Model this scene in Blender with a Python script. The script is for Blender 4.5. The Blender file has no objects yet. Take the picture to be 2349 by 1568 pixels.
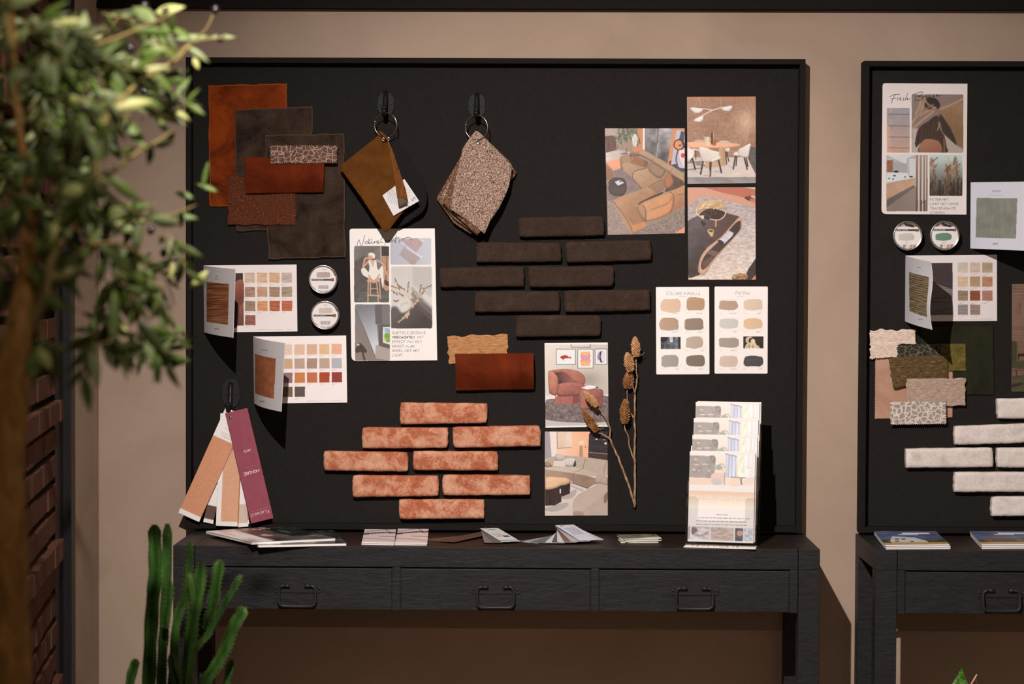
import bpy, bmesh, math, random
import numpy as np
from mathutils import Vector, Matrix, noise as mnoise
C = bpy.context.scene.collection
random.seed(7); rng = np.random.default_rng(7)
PI = math.pi
# ------------------------------------------------------------------ camera
F = 4650.0; CX, CY = 1174.5, 784.0; DIST = 5.0
yc = Vector(((1240-CX)/F, -(650-CY)/F, -1)).normalized()
xc = Vector((1, -0.0045, 0)); xc = (xc - yc*xc.dot(yc)).normalized()
zc_ = xc.cross(yc)
R3 = Matrix((xc, yc, zc_))          # cam -> world
def ray(px, py): return R3 @ Vector((px-CX, -(py-CY), -F))
ZD = 0.78                            # desk top height
_d = ray(1174, 1217.5); CAMZ = ZD - _d.z*(DIST/_d.y)
CAM = Vector((0, -DIST, CAMZ))
def P(px, py, Y=0.0):                # a pixel of the photograph on the vertical plane y = Y
    d = ray(px, py); return CAM + d*((Y+DIST)/d.y)
def PZ(px, py, z=ZD):                # a pixel on the horizontal plane at height z
    d = ray(px, py); return CAM + d*((z-CAMZ)/d.z)
cd = bpy.data.cameras.new('camera'); cam = bpy.data.objects.new('camera', cd); C.objects.link(cam)
cam.matrix_world = Matrix.Translation(CAM) @ R3.to_4x4()
cd.sensor_width = 36.0; cd.lens = F*36.0/2349.0; cd.clip_start = 0.05
cd.dof.use_dof = True; cd.dof.focus_distance = 4.98; cd.dof.aperture_fstop = 2.9
bpy.context.scene.camera = cam
# ------------------------------------------------------------------ colour
def lin(c):
    c = np.asarray(c, float)/255.0
    return np.where(c <= .04045, c/12.92, ((c+.055)/1.055)**2.4)
KW = np.array([1.0, .855, .79])
def alb(c, k=1.0):                   # what a surface seen as sRGB c under the room's warm lamp is painted
    return np.clip(lin(c)/KW*k, .002, .9)
def A(r, g, b, k=1.0): v = alb((r, g, b), k); return (float(v[0]), float(v[1]), float(v[2]), 1)
# ------------------------------------------------------------------ materials
def mat(name, col=(.5,.5,.5,1), rough=.6, spec=.4, metal=0, **kw):
    m = bpy.data.materials.new(name); m.use_nodes = True
    b = m.node_tree.nodes['Principled BSDF']
    b.inputs['Base Color'].default_value = col; b.inputs['Roughness'].default_value = rough
    b.inputs['Specular IOR Level'].default_value = spec; b.inputs['Metallic'].default_value = metal
    for k, v in kw.items(): b.inputs[k.replace('_', ' ')].default_value = v
    return m
def nd(m, t, **kw):
    n = m.node_tree.nodes.new(t)
    for k, v in kw.items():
        if k in n.inputs: n.inputs[k].default_value = v
        else: setattr(n, k, v)
    return n
def lk(m, a, b): m.node_tree.links.new(a, b)
def coords(m, scale=(1,1,1), rot=(0,0,0), rand=0.0):
    tc = nd(m, 'ShaderNodeTexCoord'); mp = nd(m, 'ShaderNodeMapping')
    mp.inputs['Scale'].default_value = scale; mp.inputs['Rotation'].default_value = rot
    lk(m, tc.outputs['Object'], mp.inputs['Vector'])
    if rand:
        oi = nd(m, 'ShaderNodeObjectInfo'); mu = nd(m, 'ShaderNodeMath', operation='MULTIPLY'); mu.inputs[1].default_value = rand
        lk(m, oi.outputs['Random'], mu.inputs[0]); cb = nd(m, 'ShaderNodeCombineXYZ')
        for i in range(3): lk(m, mu.outputs[0], cb.inputs[i])
        lk(m, cb.outputs[0], mp.inputs['Location'])
    return mp.outputs[0]
def noise(m, vec, scale, detail=4, rough=.55, dist=0):
    n = nd(m, 'ShaderNodeTexNoise'); n.inputs['Scale'].default_value = scale; n.inputs['Detail'].default_value = detail
    n.inputs['Roughness'].default_value = rough; n.inputs['Distortion'].default_value = dist; lk(m, vec, n.inputs['Vector']); return n.outputs['Fac']
def ramp(m, fac, stops, interp='LINEAR'):
    r = nd(m, 'ShaderNodeValToRGB'); e = r.color_ramp.elements; r.color_ramp.interpolation = interp
    while len(e) < len(stops): e.new(.5)
    for i, (p, c) in enumerate(stops): e[i].position = p; e[i].color = c
    lk(m, fac, r.inputs[0]); return r.outputs[0]
def mixc(m, fac, a, b, mode='MIX'):
    x = nd(m, 'ShaderNodeMix', data_type='RGBA', blend_type=mode)
    for s, v in ((x.inputs[0], fac), (x.inputs[6], a), (x.inputs[7], b)):
        if hasattr(v, 'is_output') or hasattr(v, 'links'): lk(m, v, s)
        else: s.default_value = v
    return x.outputs[2]
def bump(m, h, strength=.3, dist=.002):
    b = nd(m, 'ShaderNodeBump'); b.inputs['Strength'].default_value = strength; b.inputs['Distance'].default_value = dist
    lk(m, h, b.inputs['Height']); lk(m, b.outputs[0], m.node_tree.nodes['Principled BSDF'].inputs['Normal'])
def base(m, col): lk(m, col, m.node_tree.nodes['Principled BSDF'].inputs['Base Color'])
# ------------------------------------------------------------------ objects
ORG = {}
def tag(o, label=None, cat=None, group=None, kind=None):
    if label: o['label'] = label
    if cat: o['category'] = cat
    if group: o['group'] = group
    if kind: o['kind'] = kind
    return o
def thing(name, label, cat, loc, group=None):
    o = bpy.data.objects.new(name, None); C.objects.link(o); o.empty_display_size = .05
    loc = Vector(loc); o.location = loc; ORG[o] = loc.copy(); return tag(o, label, cat, group)
def link_mesh(name, me, parent=None, verts=None):
    """verts are world coordinates (n,3); the origin is moved to the parent's or to the mesh's base"""
    v = np.asarray(verts, float)
    if parent is not None: org = ORG[parent]
    else:
        lo, hi = v.min(0), v.max(0); org = Vector(((lo[0]+hi[0])/2, (lo[1]+hi[1])/2, lo[2]))
    me.vertices.foreach_set('co', (v-np.array(org)).astype(np.float32).ravel()); me.update()
    o = bpy.data.objects.new(name, me); C.objects.link(o)
    if parent is not None: o.parent = parent; ORG[o] = ORG[parent].copy()
    else: o.location = org; ORG[o] = org
    return o
class MB:
    def __init__(s): s.v = []; s.f = []; s.m = []; s.s = []
    def add(s, vs, fs, mi=0, sm=False):
        n = len(s.v); s.v += [tuple(v) for v in vs]
        for f in fs: s.f.append(tuple(i+n for i in f)); s.m.append(mi); s.s.append(sm)
        return s
    def hexa(s, q0, q1, mi=0):       # two quads with the same winding
        return s.add(list(q0)+list(q1), [(0,1,2,3),(7,6,5,4),(0,4,5,1),(1,5,6,2),(2,6,7,3),(3,7,4,0)], mi)
    def box(s, lo, hi, mi=0):
        (a,b,c),(d,e,f) = lo, hi
        return s.hexa([(a,b,c),(a,b,f),(d,b,f),(d,b,c)], [(a,e,c),(a,e,f),(d,e,f),(d,e,c)], mi)
    def prism(s, pts, off, mi=0):    # polygon (3-D points) pushed along off
        n = len(pts); off = Vector(off); a = [Vector(p) for p in pts]
        return s.add(a+[p+off for p in a], [tuple(range(n)), tuple(range(2*n-1, n-1, -1))]+[(i, i+n, (i+1) % n+n, (i+1) % n) for i in range(n)], mi)
    def tube(s, pts, rad, seg=8, mi=0, cap=True, ribs=None, u0=None):
        pts = [Vector(p) for p in pts]; n = len(pts); rad = rad if hasattr(rad, '__len__') else [rad]*n
        vs = []; fs = []; prev = None
        for i, p in enumerate(pts):
            t = (pts[min(i+1, n-1)]-pts[max(i-1, 0)]).normalized()
            if prev is None: u = t.orthogonal().normalized() if u0 is None else (u0-t*u0.dot(t)).normalized()
            else: u = (prev - t*prev.dot(t)).normalized()
            prev = u; w = t.cross(u)
            for k in range(seg):
                a = 2*PI*k/seg; r = rad[i]*(ribs(k) if ribs else 1)
                vs.append(p+u*math.cos(a)*r+w*math.sin(a)*r)
        for i in range(n-1):
            for k in range(seg): fs.append((i*seg+k, i*seg+(k+1) % seg, (i+1)*seg+(k+1) % seg, (i+1)*seg+k))
        if cap: fs.append(tuple(range(seg))[::-1]); fs.append(tuple(range((n-1)*seg, n*seg)))
        return s.add(vs, fs, mi, True)
    def lathe(s, prof, o, ax, seg=48, mi=0):  # prof (r, h) along ax from o
        ax = Vector(ax).normalized(); u = ax.orthogonal().normalized(); w = ax.cross(u); o = Vector(o); vs = []; n = len(prof)
        for r, h in prof:
            for k in range(seg): a = 2*PI*k/seg; vs.append(o+ax*h+u*math.cos(a)*r+w*math.sin(a)*r)
        fs = [(i*seg+k, i*seg+(k+1) % seg, (i+1)*seg+(k+1) % seg, (i+1)*seg+k) for i in range(n-1) for k in range(seg)]
        return s.add(vs, fs, mi, True)
    def build(s, name, mats, parent=None, bevel=0, subd=0):
        me = bpy.data.meshes.new(name); me.from_pydata(s.v, [], s.f)
        for m in (mats if isinstance(mats, (list, tuple)) else [mats]): me.materials.append(m)
        me.polygons.foreach_set('material_index', s.m); me.polygons.foreach_set('use_smooth', s.s)
        o = link_mesh(name, me, parent, s.v)
        bm = bmesh.new(); bm.from_mesh(me); bmesh.ops.recalc_face_normals(bm, faces=bm.faces); bm.to_mesh(me); bm.free()
        if bevel:
            b = o.modifiers.new('bevel', 'BEVEL'); b.width = bevel; b.segments = 2; b.limit_method = 'ANGLE'
        if subd:
            b = o.modifiers.new('sub', 'SUBSURF'); b.levels = b.render_levels = subd
        return o
def struct(o): o['kind'] = 'structure'; return o
# ------------------------------------------------------------------ printed sheets
def pts_(t): return [tuple(float(x) for x in q.split(',')) for q in t.split()] if isinstance(t, str) else [tuple(q) for q in t]
def smooth_(p, closed=True, k=6):
    n = len(p); out = []
    for i in range(n if closed else n-1):
        g = (lambda j: p[j % n]) if closed else (lambda j: p[min(max(j, 0), n-1)])
        a, b, c, d = g(i-1), g(i), g(i+1), g(i+2)
        for s in range(k):
            t = s/k
            out.append(tuple(.5*((2*b[e])+(-a[e]+c[e])*t+(2*a[e]-5*b[e]+4*c[e]-d[e])*t*t+(-a[e]+3*b[e]-3*c[e]+d[e])*t**3) for e in (0, 1)))
    if not closed: out.append(p[-1])
    return out
FONT = {'A':'0,0 2,6 4,0|.8,2 3.2,2','B':'0,0 0,6 2.8,6 3.6,4.6 2.8,3.2 0,3.2|2.8,3.2 4,1.6 3,0 0,0','C':'4,5 2.6,6 .8,5.2 0,3 .8,.8 2.6,0 4,1','D':'0,0 0,6 2.4,6 4,4.4 4,1.6 2.4,0 0,0',
'E':'3.6,6 0,6 0,0 3.6,0|0,3.2 3,3.2','F':'3.6,6 0,6 0,0|0,3.2 3,3.2','G':'4,5 2.6,6 .8,5.2 0,3 .8,.8 2.6,0 4,.8 4,2.8 2.4,2.8','H':'0,0 0,6|4,0 4,6|0,3.2 4,3.2','I':'.6,0 .6,6','J':'3,6 3,1 1.6,0 0,1',
'K':'0,0 0,6|4,6 0,2.6|1.2,3.4 4,0','L':'0,6 0,0 3.4,0','M':'0,0 .4,6 2.4,2 4.4,6 4.8,0','N':'0,0 0,6 4,0 4,6','O':'2.2,6 .6,5 0,3 .6,1 2.2,0 3.8,1 4.4,3 3.8,5 2.2,6','P':'0,0 0,6 2.8,6 4,4.4 2.8,2.8 0,2.8',
'R':'0,0 0,6 2.8,6 4,4.4 2.8,2.9 0,2.9|2,2.9 4,0','S':'3.8,5.2 2,6 .4,5 .6,3.6 3.4,2.6 3.8,1 2,0 0,.8','T':'0,6 4,6|2,6 2,0','U':'0,6 0,1.4 1.4,0 2.8,0 4,1.4 4,6','V':'0,6 2,0 4,6','W':'0,6 1.2,0 2.6,4.6 4,0 5.2,6',
'X':'0,0 4,6|0,6 4,0','Y':'0,6 2,3 4,6|2,3 2,0','Z':'0,6 4,6 0,0 4,0','É':'3.6,6 0,6 0,0 3.6,0|0,3.2 3,3.2|1.4,6.9 2.4,8','.':'.3,0 .5,.4','-':'0,3 2.4,3','0':'2,6 .4,5 0,3 .4,1 2,0 3.6,1 4,3 3.6,5 2,6','1':'.4,5 1.6,6 1.6,0','2':'0,5 2,6 3.8,5 3.4,3.4 0,0 4,0','3':'0,5.4 2,6 3.6,4.8 2,3.2 3.8,1.6 2,0 0,.8','7':'0,6 4,6 1.4,0','5':'3.8,6 .4,6 .2,3.4 2.4,3.8 3.8,2 2.4,0 0,.6','8':'2,3.2 .4,4.6 2,6 3.6,4.6 2,3.2 .2,1.4 2,0 3.8,1.4 2,3.2'}
ADV = {'I':1.2,'.':.8,'M':4.8,'W':5.2,'O':4.4,'E':3.6,'F':3.6,'L':3.4}
class Im:
    """a print: colours laid out over a quadrilateral seen at crop coordinates q (TL,TR,BR,BL); org, s map crop units to photograph pixels"""
    def __init__(s, q, org, sc, res=1.0, bg=(236,222,214)):
        s.q = [Vector(p+(0,)) for p in pts_(q)]; s.org = org; s.sc = sc
        w = (s.q[1]-s.q[0]).length/sc*res; h = (s.q[3]-s.q[0]).length/sc*res; s.W = max(int(w), 3); s.H = max(int(h), 3)
        U, V = np.meshgrid(np.linspace(0, 1, s.W), np.linspace(0, 1, s.H)); s.U, s.V = U, V
        g = lambda e: (s.q[0][e]*(1-U)+s.q[1][e]*U)*(1-V)+(s.q[3][e]*(1-U)+s.q[2][e]*U)*V
        s.X, s.Y = g(0), g(1); s.px = sc/res
        s.a = np.zeros((s.H, s.W, 3)); s.a[:] = bg; s.mask = None; s.rib = []; s.sh = None
    def photo(s, p): return (s.org[0]+p[0]/s.sc, s.org[1]+p[1]/s.sc)
    def corners(s): return [s.photo(p) for p in s.q]
    def inside(s, P_):
        P_ = np.array(P_); X, Y = s.X, s.Y; m = np.zeros(X.shape, bool)
        ys, xs = np.where((X >= P_[:,0].min()-1) & (X <= P_[:,0].max()+1) & (Y >= P_[:,1].min()-1) & (Y <= P_[:,1].max()+1))
        if len(ys) == 0: return m
        x, y = X[ys, xs], Y[ys, xs]; c = np.zeros(len(x), bool); n = len(P_)
        for i in range(n):
            x1, y1 = P_[i]; x2, y2 = P_[(i+1) % n]
            if y1 == y2: continue
            c ^= ((y1 > y) != (y2 > y)) & (x < (x2-x1)*(y-y1)/(y2-y1)+x1)
        m[ys, xs] = c; return m
    def nz(s, sx, sy, oct=2):
        out = np.zeros(s.X.shape)
        x0, y0 = s.X.min(), s.Y.min()
        for o in range(oct):
            gx = (s.X-x0)/(sx/2**o); gy = (s.Y-y0)/(sy/2**o); G = rng.random((int(gy.max())+3, int(gx.max())+3))*2-1
            i = gx.astype(int); j = gy.astype(int); fx = gx-i; fy = gy-j
            out += ((G[j,i]*(1-fx)+G[j,i+1]*fx)*(1-fy)+(G[j+1,i]*(1-fx)+G[j+1,i+1]*fx)*fy)*.6**o
        return out
    def col(s, c, m):
        if len(c) == 3: return np.array(c, float)
        c1, c2, x1, y1, x2, y2 = c
        t = ((s.X[m]-x1)*(x2-x1)+(s.Y[m]-y1)*(y2-y1))/((x2-x1)**2+(y2-y1)**2); t = np.clip(t, 0, 1)[:, None]
        return np.array(c1)*(1-t)+np.array(c2)*t
    def fill(s, c, m, tex=None, al=1.0):
        v = s.col(c, m)
        if tex: v = v+(s.nz(tex[1], tex[2])[m])[:, None]*tex[0]
        s.a[m] = s.a[m]*(1-al)+v*al
    def p(s, c, t, sm=0, tex=None, al=1.0):
        q = pts_(t); m = s.inside(smooth_(q) if sm else q); s.fill(c, m, tex, al)
        if sm and s.sh and al == 1 and m.sum() > 60:      # soft modelling inside the printed photograph
            dk, em, sg = s.sh; ys, xs = np.where(m); y0, y1, x0, x1 = max(ys.min()-8, 0), ys.max()+9, max(xs.min()-8, 0), xs.max()+9
            B = m[y0:y1, x0:x1].astype(float); k = np.arange(-int(2.5*sg), int(2.5*sg)+1); g = np.exp(-k*k/(2*sg*sg)); g /= g.sum(); h = len(k)//2
            z = np.pad(B, h); z = sum(z[:, i:i+B.shape[1]]*g[i] for i in range(len(k))); z = sum(z[i:i+B.shape[0]]*g[i] for i in range(len(k)))
            o = max(1, int(sg*.7)); up = np.roll(z, o, 0); dn = np.roll(z, -o, 0); f = 1-dk*(1-z)*1.6+em*(dn-up); s.a[y0:y1, x0:x1] *= np.where(m[y0:y1, x0:x1], np.clip(f, .3, 1.5), 1)[:, :, None]
        return s
    def r(s, c, x0, y0, x1, y1, tex=None, rad=0, al=1.0):
        m = (s.X >= x0) & (s.X < x1) & (s.Y >= y0) & (s.Y < y1)
        if rad:
            dx = np.maximum(np.maximum(x0+rad-s.X, s.X-(x1-rad)), 0); dy = np.maximum(np.maximum(y0+rad-s.Y, s.Y-(y1-rad)), 0); m &= dx*dx+dy*dy <= rad*rad
        s.fill(c, m, tex, al); return m
    def e(s, c, x, y, rx, ry, rot=0, tex=None, al=1.0):
        a = math.radians(rot); dx, dy = s.X-x, s.Y-y; u = dx*math.cos(a)+dy*math.sin(a); v = -dx*math.sin(a)+dy*math.cos(a)
        s.fill(c, (u/rx)**2+(v/ry)**2 <= 1, tex, al); return s
    def l(s, c, w, t, sm=0, al=1.0):
        q = pts_(t); q = smooth_(q, False) if sm else q; d = np.full(s.X.shape, 1e9)
        for (x1, y1), (x2, y2) in zip(q, q[1:]):
            L = (x2-x1)**2+(y2-y1)**2+1e-9; k = np.clip(((s.X-x1)*(x2-x1)+(s.Y-y1)*(y2-y1))/L, 0, 1)
            d = np.minimum(d, np.hypot(s.X-x1-k*(x2-x1), s.Y-y1-k*(y2-y1)))
        k = (np.clip((w/2-d)/s.px+.5, 0, 1)*al)[:, :, None]; s.a = s.a*(1-k)+np.array(c, float)*k; return s
    def n(s, amp, sx, sy, m=None):
        v = s.nz(sx, sy)[:, :, None]*amp; s.a = s.a+(v if m is None else v*m[:, :, None]); return s
    def b(s, sg, m=None):
        k = np.arange(-int(3*sg)-1, int(3*sg)+2); g = np.exp(-k*k/(2*sg*sg)); g /= g.sum(); a = s.a
        h = len(k)//2; z = np.pad(a, ((h, h), (h, h), (0, 0)), 'edge')
        z = sum(z[:, i:i+s.W]*g[i] for i in range(len(k))); z = sum(z[i:i+s.H]*g[i] for i in range(len(k)))
        s.a = z if m is None else np.where(m[:, :, None], z, a); return s
    def roundmask(s, lt, lb, rt=0, rb=0):     # corner radii in crop units
        w = (s.q[1]-s.q[0]).length; h = (s.q[3]-s.q[0]).length; x, y = s.U*w, s.V*h; m = np.ones(x.shape, bool)
        for r, cx, cy in ((lt, 0, 0), (lb, 0, h), (rt, w, 0), (rb, w, h)):
            if r:
                dx = r-abs(x-cx); dy = r-abs(y-cy); m &= ~((dx > 0) & (dy > 0) & (dx*dx+dy*dy > r*r))
        s.mask = m; return s
    def ribbon(s, pts, w, c): s.rib.append((pts, w, c)); return s
    def text(s, t, x, y, h, c, w=1.6, track=1.35, slant=0, rot=0, xs=1.0):   # (x, y) is the left end of the base line, crop units
        k = h/6.0; ca, sa = math.cos(math.radians(rot)), math.sin(math.radians(rot)); cx = 0
        for ch in t:
            if ch in FONT:
                for st in FONT[ch].split('|'):
                    q = []
                    for a, b in pts_(st):
                        u = (cx+a*xs+b*slant)*k; v = -b*k; q.append((x+u*ca-v*sa, y+u*sa+v*ca))
                    s.rib.append((q, w, c))
                cx += ADV.get(ch, 4)*xs+track
            else: cx += 3*xs
        return s
    def uv(s, p):
        u, v = .5, .5; q = s.q
        for _ in range(6):
            f = ((q[0]*(1-u)+q[1]*u)*(1-v)+(q[3]*(1-u)+q[2]*u)*v)-Vector((p[0], p[1], 0))
            du = (q[1]-q[0])*(1-v)+(q[2]-q[3])*v; dv = (q[3]-q[0])*(1-u)+(q[2]-q[1])*u
            D = du.x*dv.y-dv.x*du.y; u -= (f.x*dv.y-dv.x*f.y)/D; v -= (du.x*f.y-f.x*du.y)/D
        return u, v
    def build(s, name, mt, surf=None, Y=-.021, parent=None, thick=.0006, k=1.0):
        """surf(U,V) gives world points as arrays; without it the print lies flat on the plane y = Y"""
        if surf is None:
            surf = quad_surf([P(*p, Y) for p in s.corners()])
        s.b(.5); W, H = s.W, s.H; co = surf(s.U.reshape(-1, 1), s.V.reshape(-1, 1)); col = alb(np.clip(s.a, 0, 255).reshape(-1, 3), k)
        i = np.arange(H*W).reshape(H, W); f = np.stack([i[:-1,:-1], i[1:,:-1], i[1:,1:], i[:-1,1:]], -1).reshape(-1, 4)
        if s.mask is not None:
            mk = s.mask.ravel(); f = f[mk[f].all(1)]; used = np.zeros(H*W, bool); used[f.ravel()] = True
            new = np.cumsum(used)-1; f = new[f]; co = co[used]; col = col[used]
        vs = [co]; cs = [col]; fs = f.tolist(); n = len(co)
        e = 1e-3; nrm = np.cross(surf(np.array([[.5]]), np.array([[.5+e]]))-surf(np.array([[.5]]), np.array([[.5]])), surf(np.array([[.5+e]]), np.array([[.5]]))-surf(np.array([[.5]]), np.array([[.5]])))[0]
        nrm /= np.linalg.norm(nrm)
        for q, w, c in s.rib:
            q = [Vector((a, b)) for a, b in q]; L = []
            for j, p in enumerate(q):
                d = (q[min(j+1, len(q)-1)]-q[max(j-1, 0)])
                if d.length < 1e-6: d = Vector((1, 0))
                d.normalize(); o = Vector((-d.y, d.x))*w/2
                L += [s.uv(p+o), s.uv(p-o)]
            L = np.array(L); pp = surf(L[:, :1], L[:, 1:])+nrm*.0003; m = len(q)
            vs.append(pp); cs.append(np.tile(alb(c, k), (2*m, 1))); fs += [(n+2*j, n+2*j+2, n+2*j+3, n+2*j+1) for j in range(m-1)]; n += 2*m
        V = np.concatenate(vs); K = np.concatenate(cs); me = bpy.data.meshes.new(name); me.from_pydata(V.tolist(), [], fs)
        at = me.color_attributes.new('Col', 'FLOAT_COLOR', 'POINT'); at.data.foreach_set('color', np.concatenate([K, np.ones((len(K), 1))], 1).astype(np.float32).ravel())
        me.materials.append(mt); o = link_mesh(name, me, parent, V)
        me.polygons.foreach_set('use_smooth', [True]*len(me.polygons))
        md = o.modifiers.new('thickness', 'SOLIDIFY'); md.thickness = thick; md.offset = -1
        return o
def quad_surf(c):
    c = [np.array(x) for x in c]
    return lambda U, V: ((c[0]*(1-U)+c[1]*U)*(1-V)+(c[3]*(1-U)+c[2]*U)*V)
# ------------------------------------------------------------------ the printed pictures
WH = (238,224,216)
def art_sofa():
    I = Im('45,55 1150,55 1152,1507 85,1530', (1380,285), 6.03, 1.7, (150,125,112)); I.sh = (.30,.30,5)
    I.p((168,146,136), '40,50 250,50 270,240 230,330 40,420', tex=(6,80,80))
    I.p((96,58,46), '50,165 150,155 195,190 205,355 60,390', tex=(8,30,60)).l((60,38,30), 8, '95,170 100,380').l((60,36,30), 6, '50,168 150,158 195,192 205,355')
    I.p(((208,192,184),(170,150,142),60,500,400,380), '55,400 230,350 400,380 395,440 250,470 60,520', tex=(8,60,20))
    I.p((70,62,60), '250,405 330,390 370,412 280,415', al=.8).l((70,60,56), 8, '345,330 345,400')
    I.p((226,150,112), '60,520 250,470 275,600 170,640 120,590', tex=(6,60,30))
    I.p((196,124,84), '490,50 575,50 570,380 520,390 440,370 430,330 500,290')
    I.p((230,214,204), '572,50 605,50 600,380 572,360')
    I.p(((128,122,122),(100,94,92),600,60,760,460), '605,50 780,50 770,470 700,420 605,370', tex=(26,60,70))
    I.p(((160,152,150),(96,90,90),800,60,820,540), '785,50 985,50 915,545 770,470', tex=(30,60,70))
    I.l((60,58,64), 10, '785,50 765,460').l((225,216,212), 6, '776,260 762,470').l((80,76,80), 5, '603,50 600,370')
    I.p((206,134,90), '985,50 1035,60 955,575 915,540').p((206,134,90), '985,50 1152,50 1152,92 1030,70').p((110,52,30), '935,510 965,500 990,600 930,570')
    I.p((188,176,184), '1035,75 1150,92 1152,650 960,560', tex=(8,40,40)).p((58,60,74), '1100,95 1145,105 1140,230 1070,215', tex=(14,10,60))
    I.e((40,38,52), 1072,282, 76,78).e((222,140,84), 1068,282, 58,62).e((150,90,90), 1085,290, 24,18).l((40,40,54), 16, '1110,240 1150,320')
    I.p((226,200,196), '1080,350 1152,360 1152,600 1120,560 1070,440').e((200,60,70), 1125,430, 28,34).l((60,62,84), 16, '1060,350 1030,480 1050,560', 1).p((66,66,76), '950,560 1030,545 1080,600 1152,610 1152,660 1060,650', tex=(12,30,20))
    for k in range(60):
        x = 330+rng.normal()*70; y = 130+rng.normal()*60; a = rng.uniform(.6, 2.4); L = rng.uniform(30, 90); g = rng.uniform(.6, 1.25)
        I.l((90*g,100*g,72*g), 13, [(x, y), (x+math.cos(a)*L, y+math.sin(a)*L)])
    I.e((196,196,180), 460,220, 38,90, tex=(14,20,30)).p((96,96,76), '330,60 500,60 490,140 420,120 380,180', tex=(26,20,30), al=.8)
    for x in (360,385,408): I.l((176,110,84), 9, [(x,250),(x+4,370)])
    m = I.inside(pts_('60,860 180,640 330,600 560,890 400,1000 560,1507 60,1530 85,1000 60,860')); I.fill((128,108,102), m, (16,16,8)); I.fill((128,108,102), m, (14,50,30), .5)
    I.p((150,128,120), '85,1050 150,1060 430,1520 85,1530', tex=(24,14,8)).p((136,116,106), '430,1515 1152,1150 1152,1510', tex=(26,16,8)).p((220,146,112), '1010,1507 1152,1415 1152,1507')
    I.p((140,98,70), '58,560 160,650 165,700 140,760 62,780')
    I.p((70,56,52), '98,850 150,745 300,745 345,830 340,920 290,985 170,985 105,930', 1).e((66,50,48), 218,808, 122,68).p((206,200,206), '180,795 255,768 312,808 228,848').e((110,100,70), 260,790, 18,12)
    so = ((176,140,112),(140,104,78),300,450,900,900)
    I.p((158,120,94), '255,470 300,430 400,425 420,560 300,620 265,590', 1)
    I.p((172,136,108), '510,380 560,360 620,370 1150,690 1152,820 980,720 700,520 520,430', 1, tex=(5,60,40)).l((112,80,58), 9, '540,420 700,510 930,650 1090,790 1150,815', 1).l((116,84,62), 7, '715,470 670,520').l((116,84,62), 7, '985,605 935,665')
    I.p(so, '285,560 330,520 640,600 870,770 860,900 780,950 640,870 560,880 430,740 300,630', tex=(6,60,50))
    I.p(((184,148,118),(160,122,94),450,640,640,860), '450,660 640,615 830,750 650,860 560,880 435,740', tex=(5,50,40)).l((104,74,54), 9, '620,605 460,650 430,740 560,885', 1).l((110,80,60), 8, '840,765 700,830 655,870 770,950', 1)
    I.p((150,116,92), '690,530 880,640 800,745 655,640', 1).l((108,78,58), 7, '690,532 878,638 860,680')
    I.p((140,100,76), '395,400 440,390 515,410 520,440 440,440 395,450', 1).p((146,92,66), '440,435 595,490 580,590 420,540').p((120,80,60), '590,490 650,515 630,600 575,590')
    I.p((90,66,52), '930,690 1130,800 900,900 990,830', 1).p((170,106,72), '905,680 960,700 995,820 900,895 860,790', 1)
    I.p((100,74,60), '880,930 920,880 1145,812 1150,840 1000,900', 1)
    I.p(((178,134,100),(150,106,76),300,1000,560,1300), '150,1050 400,950 650,870 770,950 700,1020 505,1110 500,1200 600,1345 420,1500', tex=(7,70,50)).p((176,134,104), '145,1065 165,1060 440,1400 430,1510 380,1480', tex=(4,30,30)).l((100,66,46), 8, '160,1065 280,1220 380,1370 430,1500', 1)
    I.p((196,128,86), '430,1500 440,1390 600,1345 620,1400', tex=(5,40,40))
    I.p((86,66,56), '500,1110 560,1060 820,940 830,965 600,1060 540,1095', 1)
    I.p(((192,140,102),(204,138,92),600,1000,900,1250), '510,1110 950,935 1000,990 985,1130 935,1240 610,1345 500,1190', 1, tex=(6,60,60)).p((170,128,100), '510,1115 570,1110 615,1190 610,1345 500,1200', 1)
    I.p(((186,138,102),(150,100,72),1000,900,1080,1200), '955,930 1150,835 1152,1120 940,1235 995,1090 995,990', tex=(5,50,40))
    I.l((110,74,52), 7, '575,1115 615,1190 612,1340').l((118,80,56), 8, '690,1180 900,1100 980,1010', 1).l((104,70,50), 8, '950,935 1000,990 985,1120 935,1240', 1).l((120,84,60), 8, '1050,975 1150,960')
    I.n(4, 9, 9); return I.b(.7)
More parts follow.
